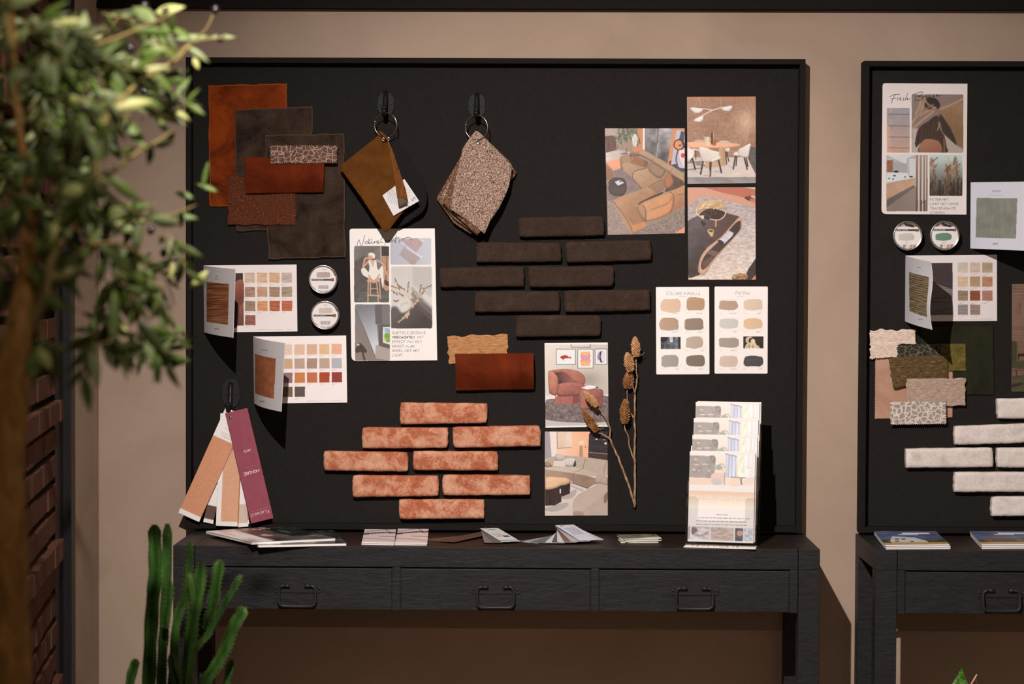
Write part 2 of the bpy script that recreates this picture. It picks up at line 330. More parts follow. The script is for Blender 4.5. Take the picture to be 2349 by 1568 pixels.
def art_dining():
    I = Im('42,50 1195,45 1195,1493 52,1510', (1570,215), 7.294, 1.7, (158,116,92)); I.sh = (.18,.2,3)
    yy = I.nz(9, 46, 1); xx = I.nz(46, 9, 1); I.a += (np.where(I.nz(50, 50, 1) > 0, yy, xx)*15)[:, :, None]
    g = np.exp(-(((I.X-1040)/170)**2+((I.Y-470)/230)**2))[:, :, None]; I.a += g*np.array([46,48,44]); I.n(7, 220, 160)
    I.a[(I.Y < 110)] += (14,0,-8)
    I.p((92,86,84), '1100,880 1195,900 1195,1360 1060,1130', tex=(8,30,30)).p(((196,180,172),(212,192,180),300,1070,900,1390), '45,1060 1050,1060 1195,1350 1195,1395 45,1400', tex=(6,120,30))
    I.p(((136,128,124),(150,140,134),200,1400,200,1500), '48,1396 1195,1392 1195,1495 50,1512', tex=(9,90,50))
    I.l((120,104,98), 30, '60,1150 300,1140 200,1180 340,1200', al=.8).l((120,104,98), 24, '60,1270 300,1240', al=.7)
    for q in ('260,1330 200,1310','420,1375 330,1360','610,1310 510,1290','820,1250 750,1215'): I.l((150,134,126), 14, q, al=.6)
    cr = (226,212,200)
    I.p((196,176,160), '150,812 200,772 300,775 350,812', 1).p((200,182,166), '560,825 620,785 730,790 768,830', 1)
    I.l(cr, 12, '200,240 320,248 470,270', 1).l(cr, 16, '300,365 450,285 600,238 780,205', 1).l((196,170,150), 5, '612,50 612,235')
    I.p((232,218,208), '98,228 298,250 285,300 210,325 145,300', 1).p((236,222,212), '155,437 300,365 318,400 290,455 240,475 190,462', 1).p((232,220,212), '625,250 785,198 788,250 740,290 660,280', 1)
    I.p((150,110,80), '370,910 590,905 590,1210 360,1250', tex=(6,20,60)).p(((196,154,120),(176,136,104),590,900,680,900), '580,905 680,905 685,1200 590,1215 350,1250 350,1150 580,1120')
    I.p((222,204,192), '130,910 250,930 250,950 150,945').l((54,42,40), 14, '190,950 192,1088').p((216,200,190), '680,905 760,900 755,960 690,970').l((56,44,42), 18, '690,970 705,1175').l((56,44,42), 16, '710,970 742,1130')
    I.p(((236,172,134),(226,170,134),60,830,900,860), '45,808 700,820 900,838 935,860 880,885 620,912 45,900', 1)
    I.p((90,52,38), '445,655 485,650 490,840 445,848').p((160,90,54), '470,770 535,770 532,862 468,862').l((214,180,150), 10, '484,655 486,760').p((220,196,172), '355,722 420,722 420,862 375,862 350,800', tex=(12,20,30)).l((224,200,178), 10, '350,715 332,760 355,800', 1).l((224,200,178), 9, '425,735 438,760 425,800')
    for t in ('455,650 440,560','460,650 475,540','470,650 520,570','465,640 380,510'): I.l((130,104,72), 4, t)
    I.p((232,216,204), '45,905 110,920 165,960 140,1080 45,1105', 1, tex=(4,40,40)).l((54,42,40), 26, '135,1085 180,1260').l((54,42,40), 16, '120,1085 105,1135')
    for t, w in (('312,1130 272,1340',26),('430,1140 428,1275',22),('446,1140 432,1380',22),('570,1100 618,1315',26),('852,1050 818,1258',22),('876,1045 864,1200',18),('1000,1060 1050,1262',22),('1030,1060 1062,1212',20)): I.l((54,40,38), w, t)
    I.p(((232,218,206),(200,184,172),380,900,300,1140), '245,900 360,905 470,945 575,975 585,1040 612,1060 560,1110 440,1142 310,1130 275,1060', 1, tex=(4,60,60)).p((232,216,204), '470,1090 590,1045 612,1062 460,1135')
    I.p(((236,222,210),(206,190,178),1080,850,940,1060), '905,935 1000,880 1105,832 1090,940 1060,1058 940,1050 905,1020', 1).p((228,212,200), '815,1000 880,965 910,1035 830,1030', 1)
    I.n(4, 12, 12); return I.b(.7)
def art_coffee():
    I = Im('48,65 1110,62 1118,1508 62,1508', (1570,420), 6.817, 1.7, (206,150,124)); I.sh = (.22,.2,4)
    I.p((184,106,84), '300,64 1115,64 1115,300 900,215 600,150').p((196,180,176), '900,60 1112,60 1112,95').p((100,60,50), '940,225 1040,195 1110,200 1110,300 1020,280', 1).p((186,170,164), '1030,215 1060,185 1112,200 1112,250').p((196,116,90), '1025,240 1112,250 1112,315 1020,285')
    I.p((206,150,126), '48,120 500,150 1115,320 1115,400 250,200 48,330')
    m = I.inside(pts_('48,350 250,210 420,215 620,260 1115,380 1118,1508 62,1508')); I.fill(((174,156,154),(222,200,184),600,300,800,1500), m)
    I.n(20, 40, 14, m); I.n(12, 14, 8, m)
    I.p(((96,84,84),(66,54,50),60,700,400,1100), '48,590 180,520 420,400 860,520 890,580 700,740 350,1010 240,1200 215,1380 250,1430 130,1470 62,1480', tex=(7,120,60))
    I.p(((104,74,66),(88,60,52),300,700,700,500), '380,640 640,470 870,525 690,740 480,900 340,760', al=.7)
    I.p((206,158,130), '860,525 895,570 900,650 870,740 640,1010 470,1200 340,1400 290,1435 235,1410 215,1330 240,1190 330,1040 560,850 740,650', 1)
    I.p((72,56,52), '868,585 880,640 850,750 640,980 480,1150 360,1300 290,1350 262,1310 275,1220 360,1080 600,850 780,640', 1)
    I.p((112,82,74), '275,1240 480,1100 380,1290 290,1345', al=.8).p((124,100,92), '330,1090 420,1040 560,1090 470,1140', al=.8).p((60,50,50), '700,740 865,590 875,640 850,740 760,780')
    I.p((200,190,198), '555,880 700,740 770,775 750,820 610,965', tex=(26,30,20)).p((60,50,62), '520,900 560,885 615,925 600,965', 1)
    I.p((200,162,120), '180,380 230,310 400,270 560,285 650,350 655,430 600,400 300,420 200,470', 1, tex=(18,40,30)).p((66,46,36), '240,480 400,395 620,445 600,520 520,570 400,570 300,540', 1, tex=(14,40,30))
    I.l((230,196,158), 16, '185,400 200,480 290,555', 1).l((236,210,176), 14, '400,560 520,575 610,530 650,460', 1).l((232,206,176), 12, '250,400 330,310', 1).p((226,196,168), '240,500 310,500 300,560', 0).l((214,180,150), 8, '180,390 260,300 420,270 580,290 655,360', 1)
    for _ in range(14): I.e((236,208,172), rng.uniform(220,620), rng.uniform(300,400), rng.uniform(6,22), rng.uniform(4,10))
    I.l((196,150,112), 24, '492,590 490,670').p((50,40,36), '255,590 330,620 300,670', 1).e((206,176,130), 410,745, 50,28).e((80,60,44), 415,748, 34,18).p((200,168,120), '362,760 458,760 445,830 415,835')
    I.p((62,50,46), '1118,1170 1118,1430 1050,1508 930,1508 1000,1340', tex=(8,30,30)).p((206,120,90), '1060,1508 1118,1430 1118,1508').p((170,130,92), '760,1440 860,1410 985,1430 960,1508 760,1508', 1, tex=(50,14,12))
    return I.n(4, 10, 8).b(.7)
def art_chair():
    I = Im('68,48 1152,40 1165,1480 85,1498', (1240,780), 7.467, 1.7, (240,232,226)); I.sh = (.30,.32,5)
    I.p(((226,208,196),(196,182,170),150,100,1100,800), '75,72 1150,72 1158,945 80,950', tex=(3,200,200))
    g = np.exp(-(((I.X-830)/190)**2+((I.Y-680)/150)**2))[:, :, None]*(I.Y < 940)[:, :, None]; I.a -= g*34
    I.p((232,218,210), '80,948 1158,930 1160,1000 80,1005')
    m = I.inside(smooth_(pts_('85,1060 140,1010 400,1000 1160,960 1160,1385 900,1400 500,1395 90,1350'))); I.fill((122,104,100), m, (14,60,40)); I.n(26, 14, 16, m)
    I.p((196,184,180), '88,1355 500,1400 900,1402 1160,1390 1163,1455 86,1468').l((70,64,68), 12, '88,1352 400,1392 900,1402 1160,1385', 1, al=.7)
    def frame(q):
        I.p((232,226,224), q); I.l((52,52,66), 7, q+' '+q.split()[0])
    I.l((60,60,72), 8, '525,72 528,122 852,120 854,72')
    frame('270,152 598,152 598,412 268,414'); frame('638,152 902,152 902,475 638,475'); frame('935,150 1135,148 1138,410 935,412')
    I.p((206,60,48), '335,290 400,255 460,265 480,285 525,285 520,310 470,305 400,315 395,345 375,320', 1).e((196,84,62), 500,295, 30,14)
    I.r((240,176,120), 688,195, 850,440); I.e((214,150,160), 770,310, 56,58)
    for s in (-1, 1):
        I.l((204,120,140), 16, [(770+s*50,300),(770+s*76,270),(770+s*52,235)], 1)
        for k in range(3): I.l((206,130,140), 7, [(770+s*52,325+k*14),(770+s*88,340+k*18)])
        I.l((210,130,90), 6, [(770+s*30,370),(770+s*52,410)])
    I.r((222,204,214), 965,185, 1098,380); I.l((30,30,38), 22, '1032,200 1018,290 1040,372', 1).l((60,58,70), 10, '1010,210 985,280 1005,330', 1).l((40,40,48), 4, '1030,220 1060,180').l((40,40,48), 4, '1038,350 1066,378').l((120,110,130), 5, '970,270 985,330')
    c1, c2 = (196,128,108), (150,88,76)
    I.p((96,60,56), '215,560 300,520 700,640 700,760 300,760 285,900 240,930', 1)
    I.p(((186,118,98),(168,100,84),300,520,740,700), '180,520 400,490 620,520 740,600 770,700 730,760 640,740 520,700 400,560 240,560', 1, tex=(8,50,50))
    I.p(((90,54,50),(170,104,90),330,700,600,620), '240,560 400,560 520,640 600,740 320,745 280,640', 1, tex=(6,40,40))
    I.p((172,100,88), '250,960 670,930 665,1080 460,1092 240,1075', tex=(8,40,30)).p((110,60,56), '560,950 670,930 668,1070 540,1085', al=.7)
    I.p(((182,112,98),(150,86,76),400,720,480,960), '300,780 340,738 500,720 690,735 760,790 680,930 500,955 290,950', 1, tex=(7,50,40)).p(((204,134,110),(176,104,88),140,600,290,900), '130,560 180,518 250,570 300,650 300,780 270,940 180,920 145,870', 1, tex=(9,40,50))
    I.p(((176,108,94),(146,84,76),700,850,1070,900), '668,880 720,838 900,825 1040,840 1075,900 1060,1100 1040,1150 960,1160 700,1190 675,1150', 1, tex=(8,30,40)).p((120,66,60), '960,960 1060,940 1040,980 1000,1110 960,1000', 1, al=.5)
    I.p((238,228,224), '692,815 820,768 950,785 930,820 800,842').p((60,54,60), '945,790 1000,805 960,825').l((210,200,198), 6, '815,775 850,810')
    return I.n(3, 9, 9).b(.6)
def art_living():
    I = Im('75,70 1150,72 1152,1507 75,1512', (1240,980), 7.467, 1.7, (230,210,200)); I.sh = (.26,.30,5)
    I.p((166,152,156), '75,70 155,70 188,500 80,560').p((236,216,206), '155,70 290,70 290,480 188,500').p(((240,200,178),(244,178,140),290,200,700,200), '270,70 830,70 818,520 270,500', tex=(3,100,100))
    I.p((230,196,170), '285,70 530,70 540,340 290,358', tex=(8,60,60)).l((110,90,86), 7, '282,70 290,358 535,340').l((170,150,140), 4, '445,70 430,200').p((236,212,200), '440,70 530,70 535,330 480,330 420,200', al=.5)
    I.p((228,190,160), '620,210 775,210 770,305 620,300').e((255,206,150), 698,262, 52,34).p((180,140,114), '670,310 718,310 728,500 660,500').e((60,50,50), 770,330, 7,10)
    I.p((46,38,42), '830,120 850,70 1150,72 1152,560 815,520', tex=(5,60,30)).l((84,70,70), 8, '830,215 1150,205').l((84,66,64), 6, '830,320 1150,335').l((196,140,122), 12, '830,425 1150,455').p((70,48,46), '825,440 1150,470 1152,550 815,518').e((236,222,214), 960,193, 20,18).l((220,200,200), 10, '1080,210 1140,210').e((220,190,190), 1115,272, 26,20)
    for k in range(8): I.e((90,80,90), rng.uniform(850,1140), rng.uniform(100,400), 8, 6)
    I.p(((226,204,192),(206,186,176),300,900,600,1500), '75,860 600,950 900,1050 560,1512 75,1512')
    sf = ((188,166,148),(168,146,130),200,560,1100,800)
    I.p((186,164,146), '78,580 180,500 430,480 800,510 1150,560 1150,820 1000,840 700,720 200,690 80,690', tex=(4,60,60)); I.l((120,98,86), 9, '768,540 722,705').l((130,106,92), 8, '1150,575 1110,640 1080,790', 1).l((140,118,104), 6, '600,500 600,680')
    I.p((170,140,118), '78,600 130,590 180,630 190,670 80,675', 1).p((204,186,170), '270,455 420,490 400,565 260,560', 1).p((212,198,190), '390,540 595,530 590,640 540,668 420,655', 1, tex=(8,20,20)).p((230,214,204), '235,570 425,565 420,668 220,660')
    for k in range(9): I.l((196,170,152), 6, [(250+k*21,572),(262+k*21,660)])
    I.p((70,54,50), '595,560 605,650 560,668', 1)
    I.p(((206,186,168),(190,166,148),200,690,1000,820), '78,690 200,675 600,672 1010,800 1010,840 780,830 580,770 300,745 80,720', tex=(4,60,30))
    I.p(((176,144,120),(150,120,102),200,750,700,950), '78,720 300,748 560,780 800,830 935,865 925,970 810,1045 560,945 500,900 420,870 80,860', tex=(4,80,60)).l((110,84,70), 8, '558,780 562,950').l((120,96,84), 7, '930,870 925,975').l((60,44,40), 10, '500,935 810,1042').l((130,104,88), 7, '575,770 710,712').l((140,114,98), 6, '80,720 300,750 560,780 900,850', al=.6)
    I.p((182,158,142), '935,865 1040,815 1150,860 1152,990 1000,960 930,970', 1, tex=(3,40,40))
    I.p((160,148,142), '360,1190 600,1060 590,1160 500,1220 380,1225', 1, al=.7).p((170,158,150), '80,1380 350,1300 465,1290 450,1360 250,1440 80,1420', 1, al=.8).p((170,156,150), '500,965 750,1075 720,1100 500,1000', al=.7)
    I.p((58,38,34), '76,1045 355,990 358,1270 250,1330 76,1340', tex=(7,26,200)).p((46,34,34), '345,995 510,925 502,1130 360,1185', tex=(4,30,100)).l((236,222,214), 22, '338,1060 338,1120')
    I.p(((236,190,152),(222,172,136),100,900,500,950), '76,880 150,842 300,850 440,862 508,905 500,950 420,985 345,995 250,1040 76,1055', 1, tex=(4,100,30))
    I.p(((178,154,138),(190,164,148),700,1100,800,1500), '560,1240 650,1150 1000,955 1152,985 1152,1507 565,1510 550,1350', tex=(4,120,100)).p((200,176,160), '560,1260 660,1160 1000,960 1150,1000 1140,1110 760,1400 570,1500', al=.5).p((110,84,72), '1085,1180 1152,1100 1152,1220 1100,1300', 1, al=.7).p((160,110,86), '570,1440 700,1440 740,1510 570,1510', 1, al=.5)
    return I.n(3, 9, 9).b(.6)
def script(I, strokes, w, c):
    for t in strokes.split('|'): I.ribbon(smooth_(pts_(t), False, 5), w, c)
def art_naturel():
    I = Im('32,45 992,42 1020,1525 55,1535', (795,515), 4.902, 1.6, WH); I.n(2, 300, 300)
    m = I.r((96,86,82), 85,240, 478,872, rad=16)
    if True:
        sv = I.a.copy()
        I.p(((112,102,98),(76,66,62),150,250,400,860), '80,235 480,235 480,880 80,880', tex=(8,80,80)).p((84,74,70), '80,420 200,350 240,620 80,760', tex=(6,50,50)).p((126,114,108), '380,240 390,240 395,430 350,560 300,300', al=.6)
        I.p((50,46,48), '392,248 478,248 478,350 395,352').l((214,200,190), 8, '386,245 388,420').p((176,134,108), '400,352 478,352 480,730 440,750 400,680', tex=(8,40,40)).l((60,46,42), 7, '455,355 450,480 440,640').p((70,50,40), '430,620 478,650 478,690 430,670', 1)
        I.p((92,92,84), '150,760 480,740 480,875 100,875', tex=(16,50,16), al=.8)
        for t in ('245,640 240,868','270,645 268,780','340,645 358,868','368,620 380,830'): I.l((186,148,120), 15, t)
        I.l((196,160,130), 14, '240,790 370,800').l((190,152,124), 10, '262,718 350,718').l((170,132,104), 16, '235,630 370,610').p((196,160,130), '232,618 370,598 375,640 240,648')
        wc = (226,212,202)
        I.p(wc, '165,500 200,482 250,530 300,500 350,520 400,460 415,540 380,600 330,580 300,640 240,600 180,560', 1).p(wc, '240,400 335,398 345,490 370,520 330,640 290,620 250,540 258,470').p((206,168,140), '262,400 318,398 295,482').p(wc, '385,560 415,540 418,640 408,725 390,640')
        sk = (200,150,122)
        I.l(sk, 20, '238,420 185,480 205,385 235,372', 0).l(sk, 20, '345,400 415,450 440,530 455,560', 1).e(sk, 268,365, 26,34).p((226,212,198), '240,340 270,312 315,330 318,370 300,380 280,350', 1).p(sk, '240,590 300,620 340,600 350,640 300,655 250,620', 1).l(sk, 16, '250,570 300,640').l(sk, 16, '370,560 320,640')
        I.a = np.where(m[:, :, None], I.a, sv)
    m = I.r((186,182,186), 493,150, 952,450, rad=16); sv = I.a.copy()
    I.p(((176,172,180),(190,188,192),500,300,900,200), '490,150 955,150 955,452 490,452').p((150,122,120), '610,170 790,150 860,210 780,315 640,200').p((140,120,116), '600,340 650,260 830,375 770,448 720,448')
    for k in range(16): I.l((96,72,70), 3, [(620+k*14,165+k*2),(620+k*14-70+k*2,250+k*14)], al=.8) if k < 0 else None
    for q in ('610,170 790,150 860,210 780,315 640,200','600,340 650,260 830,375 770,448 720,448'):
        mm = I.inside(pts_(q)); t = (np.sin((I.X*.86+I.Y*.5)*.42) > 0) ^ (np.sin((I.Y*.86-I.X*.5)*.5) > 0); I.a[mm & t] += (54,56,60)
    I.l((206,204,216), 16, '780,320 850,370').l((196,196,210), 18, '600,190 790,330').l((200,200,212), 14, '830,160 880,195').l((160,140,146), 22, '600,340 660,240', al=.5)
    I.a = np.where(m[:, :, None], I.a, sv)
    m = I.r((186,176,168), 500,468, 963,1165, rad=18); sv = I.a.copy()
    I.p(((196,186,180),(206,196,190),520,500,700,900), '498,465 965,465 965,1170 498,1170').p((178,168,160), '740,470 960,470 960,820 860,760 745,680', al=.7).p(((92,84,80),(60,50,48),600,950,800,1150), '498,940 580,930 620,990 720,930 820,850 965,960 965,1170 498,1170', 1)
    for a, c in ((0,(150,140,132)),(60,(120,110,104)),(120,(90,80,76))): I.l(c, 34, [(740,720+a),(860,850+a),(980,960+a)], 1, al=.8)
    I.p((206,198,190), '560,880 700,820 730,920 630,990', 1).b(3, m)
    for x1, y1, x2, y2 in ((545,610,590,700),(590,690,650,730),(700,650,690,760),(740,760,790,850),(800,850,860,840),(840,680,830,760),(950,680,870,720),(870,740,850,780),(510,690,600,720),(510,740,575,785),(600,780,640,800),(610,905,680,880),(730,880,740,930),(760,800,830,840),(540,860,575,855),(590,1095,680,1010),(680,1040,700,1000),(640,1050,700,980),(760,890,800,850)):
        for k in range(6):
            f = k/5; I.e((150-30*rng.random(),108,84), x1+(x2-x1)*f+rng.normal()*4, y1+(y2-y1)*f+rng.normal()*4, 12, 7, rng.uniform(0,180)) if y1 < 870 else I.e((206,170,146), x1+(x2-x1)*f+rng.normal()*4, y1+(y2-y1)*f+rng.normal()*4, 12, 8, rng.uniform(0,180))
    for t in ('560,690 700,900','690,760 720,900','850,760 760,880','730,930 690,1000','640,740 740,880'): I.l((190,150,126), 4, t, 1)
    I.a = np.where(m[:, :, None], I.a, sv)
    m = I.r((120,112,110), 95,895, 488,1530, rad=18); sv = I.a.copy()
    I.p(((120,112,110),(136,120,112),150,950,250,1500), '90,890 490,890 490,1535 90,1535').p(((120,116,120),(196,196,200),150,950,300,1350), '95,930 130,895 330,895 340,1120 360,1340 350,1500 325,1490 220,1220').p((116,108,106), '318,895 490,895 490,1130 330,1120').p((96,90,92), '318,895 400,895 400,1115 325,1115')
    I.p((92,84,82), '358,1125 490,1120 490,1390 362,1365').p((214,210,206), '408,1150 490,1150 490,1350 408,1325').p((130,160,70), '425,1230 490,1220 490,1310 440,1310', 1, tex=(20,20,20)).p((150,170,180), '425,1160 490,1160 490,1215 430,1220', tex=(26,20,10)).p((168,152,142), '330,1350 490,1400 490,1530 320,1500').l((86,70,64), 5, '100,950 220,1220 325,1490')
    I.p((70,54,48), '102,1390 150,1330 225,1410 215,1440 160,1430 110,1440', 1).l((80,60,54), 22, '180,1440 205,1525').e((200,186,176), 130,1350, 16,10)
    I.a = np.where(m[:, :, None], I.a, sv); I.b(.5); g = (122,110,106)
    for i, t in enumerate(('SUBTIELE DESSINS','VERZACHTEN HET','EFFECT VAN EEN','GROOT VLAK.','SPEEL MET HET','LICHT.')):
        if i == 1: I.text('VERZACHTEN', 513, 1278, 27, (84,74,72), 6.2, 1.6, xs=1.05).text('HET', 798, 1277, 27, g, 3, 1.8, xs=1.05)
        else: I.text(t, 513, 1227+i*50.5, 27, g, 3.8, 1.75, xs=1.05)
    script(I, '118,236 138,168 168,240 205,118|205,205 225,185 245,195 225,212 205,205|245,190 246,212 262,200|250,150 252,200 268,212 282,190|250,175 290,168|285,185 284,205 300,210 312,186 314,208 330,188 345,190|340,208 362,196 355,180 340,196 350,212 380,200|410,122 385,180 392,205 410,196|440,170 432,228|438,190 460,172 470,190 448,205|478,175 480,200 482,180 500,172|505,175 505,200|515,200 520,178 540,176 545,200|560,118 548,190 562,202|545,150 590,144|600,165 590,185 605,190 590,205|610,180 640,160 690,140 720,150 735,172', 4.6, (34,28,30))
    return I.roundmask(26, 50)
def art_fresh():
    I = Im('48,52 1002,58 990,1530 35,1525', (2015,180), 4.902, 1.6, (222,206,200)); I.n(2, 300, 300)
    m = I.r((126,106,96), 375,178, 955,832, rad=14); sv = I.a.copy()
    I.p(((136,116,106),(122,100,90),400,200,700,700), '370,170 960,170 960,840 370,840').p((176,160,150), '380,560 470,560 480,700 460,832 380,832').p((170,150,140), '720,600 900,760 950,790 950,832 760,832')
    I.p(((150,116,84),(126,94,68),900,300,800,600), '690,350 950,270 955,790 860,740 740,560', tex=(5,10,60)).p((56,42,36), '690,400 760,480 830,600 880,740 800,680 720,590', 1)
    for k in range(7): I.l((120,88,62), 5, [(760+k*24,380+k*4),(800+k*24,480),(880+k*10,620)], 1, al=.5)
    I.p((66,46,38), '470,540 560,480 640,420 690,440 690,560 740,640 765,760 760,832 460,832 480,720 420,770 430,620', 1, tex=(8,14,80)).p((46,34,30), '520,230 620,215 680,260 685,330 560,350 520,300', 1)
    I.p(((160,106,80),(140,92,70),560,700,600,832), '500,700 600,680 690,720 700,832 468,832', 1)
    for t in ('385,560 480,480 620,370','380,500 440,420 520,380 640,330','420,400 460,320 480,240','470,410 500,300 530,220','640,330 560,290 530,250','700,340 830,290 950,230'): I.l((190,150,122), 26, t, 1, al=.6)
    for t in ('440,420 560,330','480,370 620,290'): I.l((150,108,80), 20, t, 1, al=.6)
    I.l((226,206,190), 6, '678,490 682,530 665,580', 1).l((196,170,156), 5, '735,680 742,760 738,830', 1).b(1.2, m)
    for t in ('430,650 410,740','450,660 430,770','470,670 455,740'): I.l((56,42,38), 7, t, 1)
    I.a = np.where(m[:, :, None], I.a, sv)
    m = I.r((160,140,136), 95,330, 352,832, rad=14); sv = I.a.copy()
    I.p(((150,144,150),(186,146,126),200,340,200,830), '90,325 355,325 355,835 90,835', tex=(4,60,60)).p((206,150,128), '95,500 130,560 150,832 95,832')
    for y in (400,530,655,778):
        I.p((176,156,150), [(115,y-90),(150,y-60),(160,y-30),(120,y)], al=.8); I.l((96,80,82), 8, [(120,y),(350,y+4)], al=.8); I.l((170,150,150), 14, [(130,y-60),(350,y-50)], al=.4)
    I.a = np.where(m[:, :, None], I.a, sv)
    m = I.r((150,140,134), 88,858, 553,1492, rad=14); sv = I.a.copy()
    I.p((176,170,168), '85,855 560,855 560,1495 85,1495').p((206,200,198), '95,858 400,858 320,900 310,960').p((160,156,158), '170,930 320,960 325,1060 165,1050').p((200,196,196), '345,900 420,900 420,1110 350,1110')
    I.p((140,92,62), '95,920 165,915 165,1050 92,1050', tex=(10,12,90)).p((206,204,204), '92,1060 325,1060 350,1110 400,1115 92,1170').e((50,46,48), 200,1045, 26,12)
    for x, y in ((120,1122),(165,1130),(172,1092),(188,1092),(300,1106)): I.e((60,56,60), x, y, 9, 8)
    I.p((70,56,50), '345,1095 390,1095 380,1110 355,1110', 1).p(((176,138,112),(190,150,122),100,1200,400,1150), '92,1180 408,1118 408,1190 92,1360', tex=(5,40,40)).p(((92,82,76),(110,98,90),100,1400,350,1250), '92,1360 400,1195 420,1230 92,1450').p(((128,110,100),(140,122,112),200,1400,400,1300), '92,1450 420,1215 420,1492 92,1492')
    for x in (424,470,510,540): I.p(((156,118,94),(104,72,60),x,900,x+30,1400), [(x,858),(x+26,858),(x+20,1492),(x-4,1492)])
    for x in (452,492,530): I.l((206,200,198), 9, [(x,870),(x-4,1360)])
    I.l((50,38,36), 5, '480,1400 520,1380')
    I.a = np.where(m[:, :, None], I.a, sv)
    m = I.r((110,88,72), 575,858, 945,1318, rad=14); sv = I.a.copy()
    I.p(((186,196,190),(60,46,38),700,900,700,1300), '570,855 950,855 950,1320 570,1320')
    for cx in (620,790,880):
        for k in range(46):
            y = rng.uniform(870,1300); g = rng.uniform(.55,1.2)*(1.15-(y-870)/700); I.l((150*g,118*g,92*g), 14, [(cx+rng.normal()*26,y),(cx+rng.normal()*30-20,y+80)], 1, al=.75)
    for k in range(16): x = rng.uniform(590,940); I.l((40,32,28), 12, [(x,rng.uniform(1120,1200)),(x+rng.normal()*8,1318)], al=.7)
    I.b(.8, m); I.a = np.where(m[:, :, None], I.a, sv); g = (120,106,102)
    for i, t in enumerate(('FILTER HET','LICHT MET MOOIE','TRANSPARANTE','STOFFEN.')): I.text(t, 580, 1372+i*50, 26, g, 3.6, 1.75, xs=1.0)
    script(I, '122,210 170,182 240,178|185,182 160,230 148,280|140,230 200,218|212,248 214,222 230,218|238,236 254,222 244,214 240,240 262,238|290,215 276,226 288,240 270,250|330,165 300,246|306,236 328,218 326,238 365,222|428,172 412,248|380,185 440,160 500,152 470,190 440,200 496,205 480,240 412,246|505,215 512,200 528,196|535,212 548,198 536,196 534,216 560,208|570,208 582,194 570,192 570,212 596,204|604,192 626,190 610,205 640,200|650,196 664,184 654,182 652,200 700,188', 4.8, (32,26,26))
    return I.roundmask(22, 48)
def blob(I, c, x, y, w, h, seed):
    r = np.random.default_rng(seed); p = []
    for k in range(16):
        a = 2*PI*k/16; ca, sa = math.cos(a), math.sin(a); p.append((x+w*np.sign(ca)*abs(ca)**.5*(1+r.uniform(-.05,.05)), y+h*np.sign(sa)*abs(sa)**.55*(1+r.uniform(-.09,.09))))
    I.p((c, tuple(v-7 for v in c), x-w, y, x+w, y), p, 1, tex=(2,200,8))
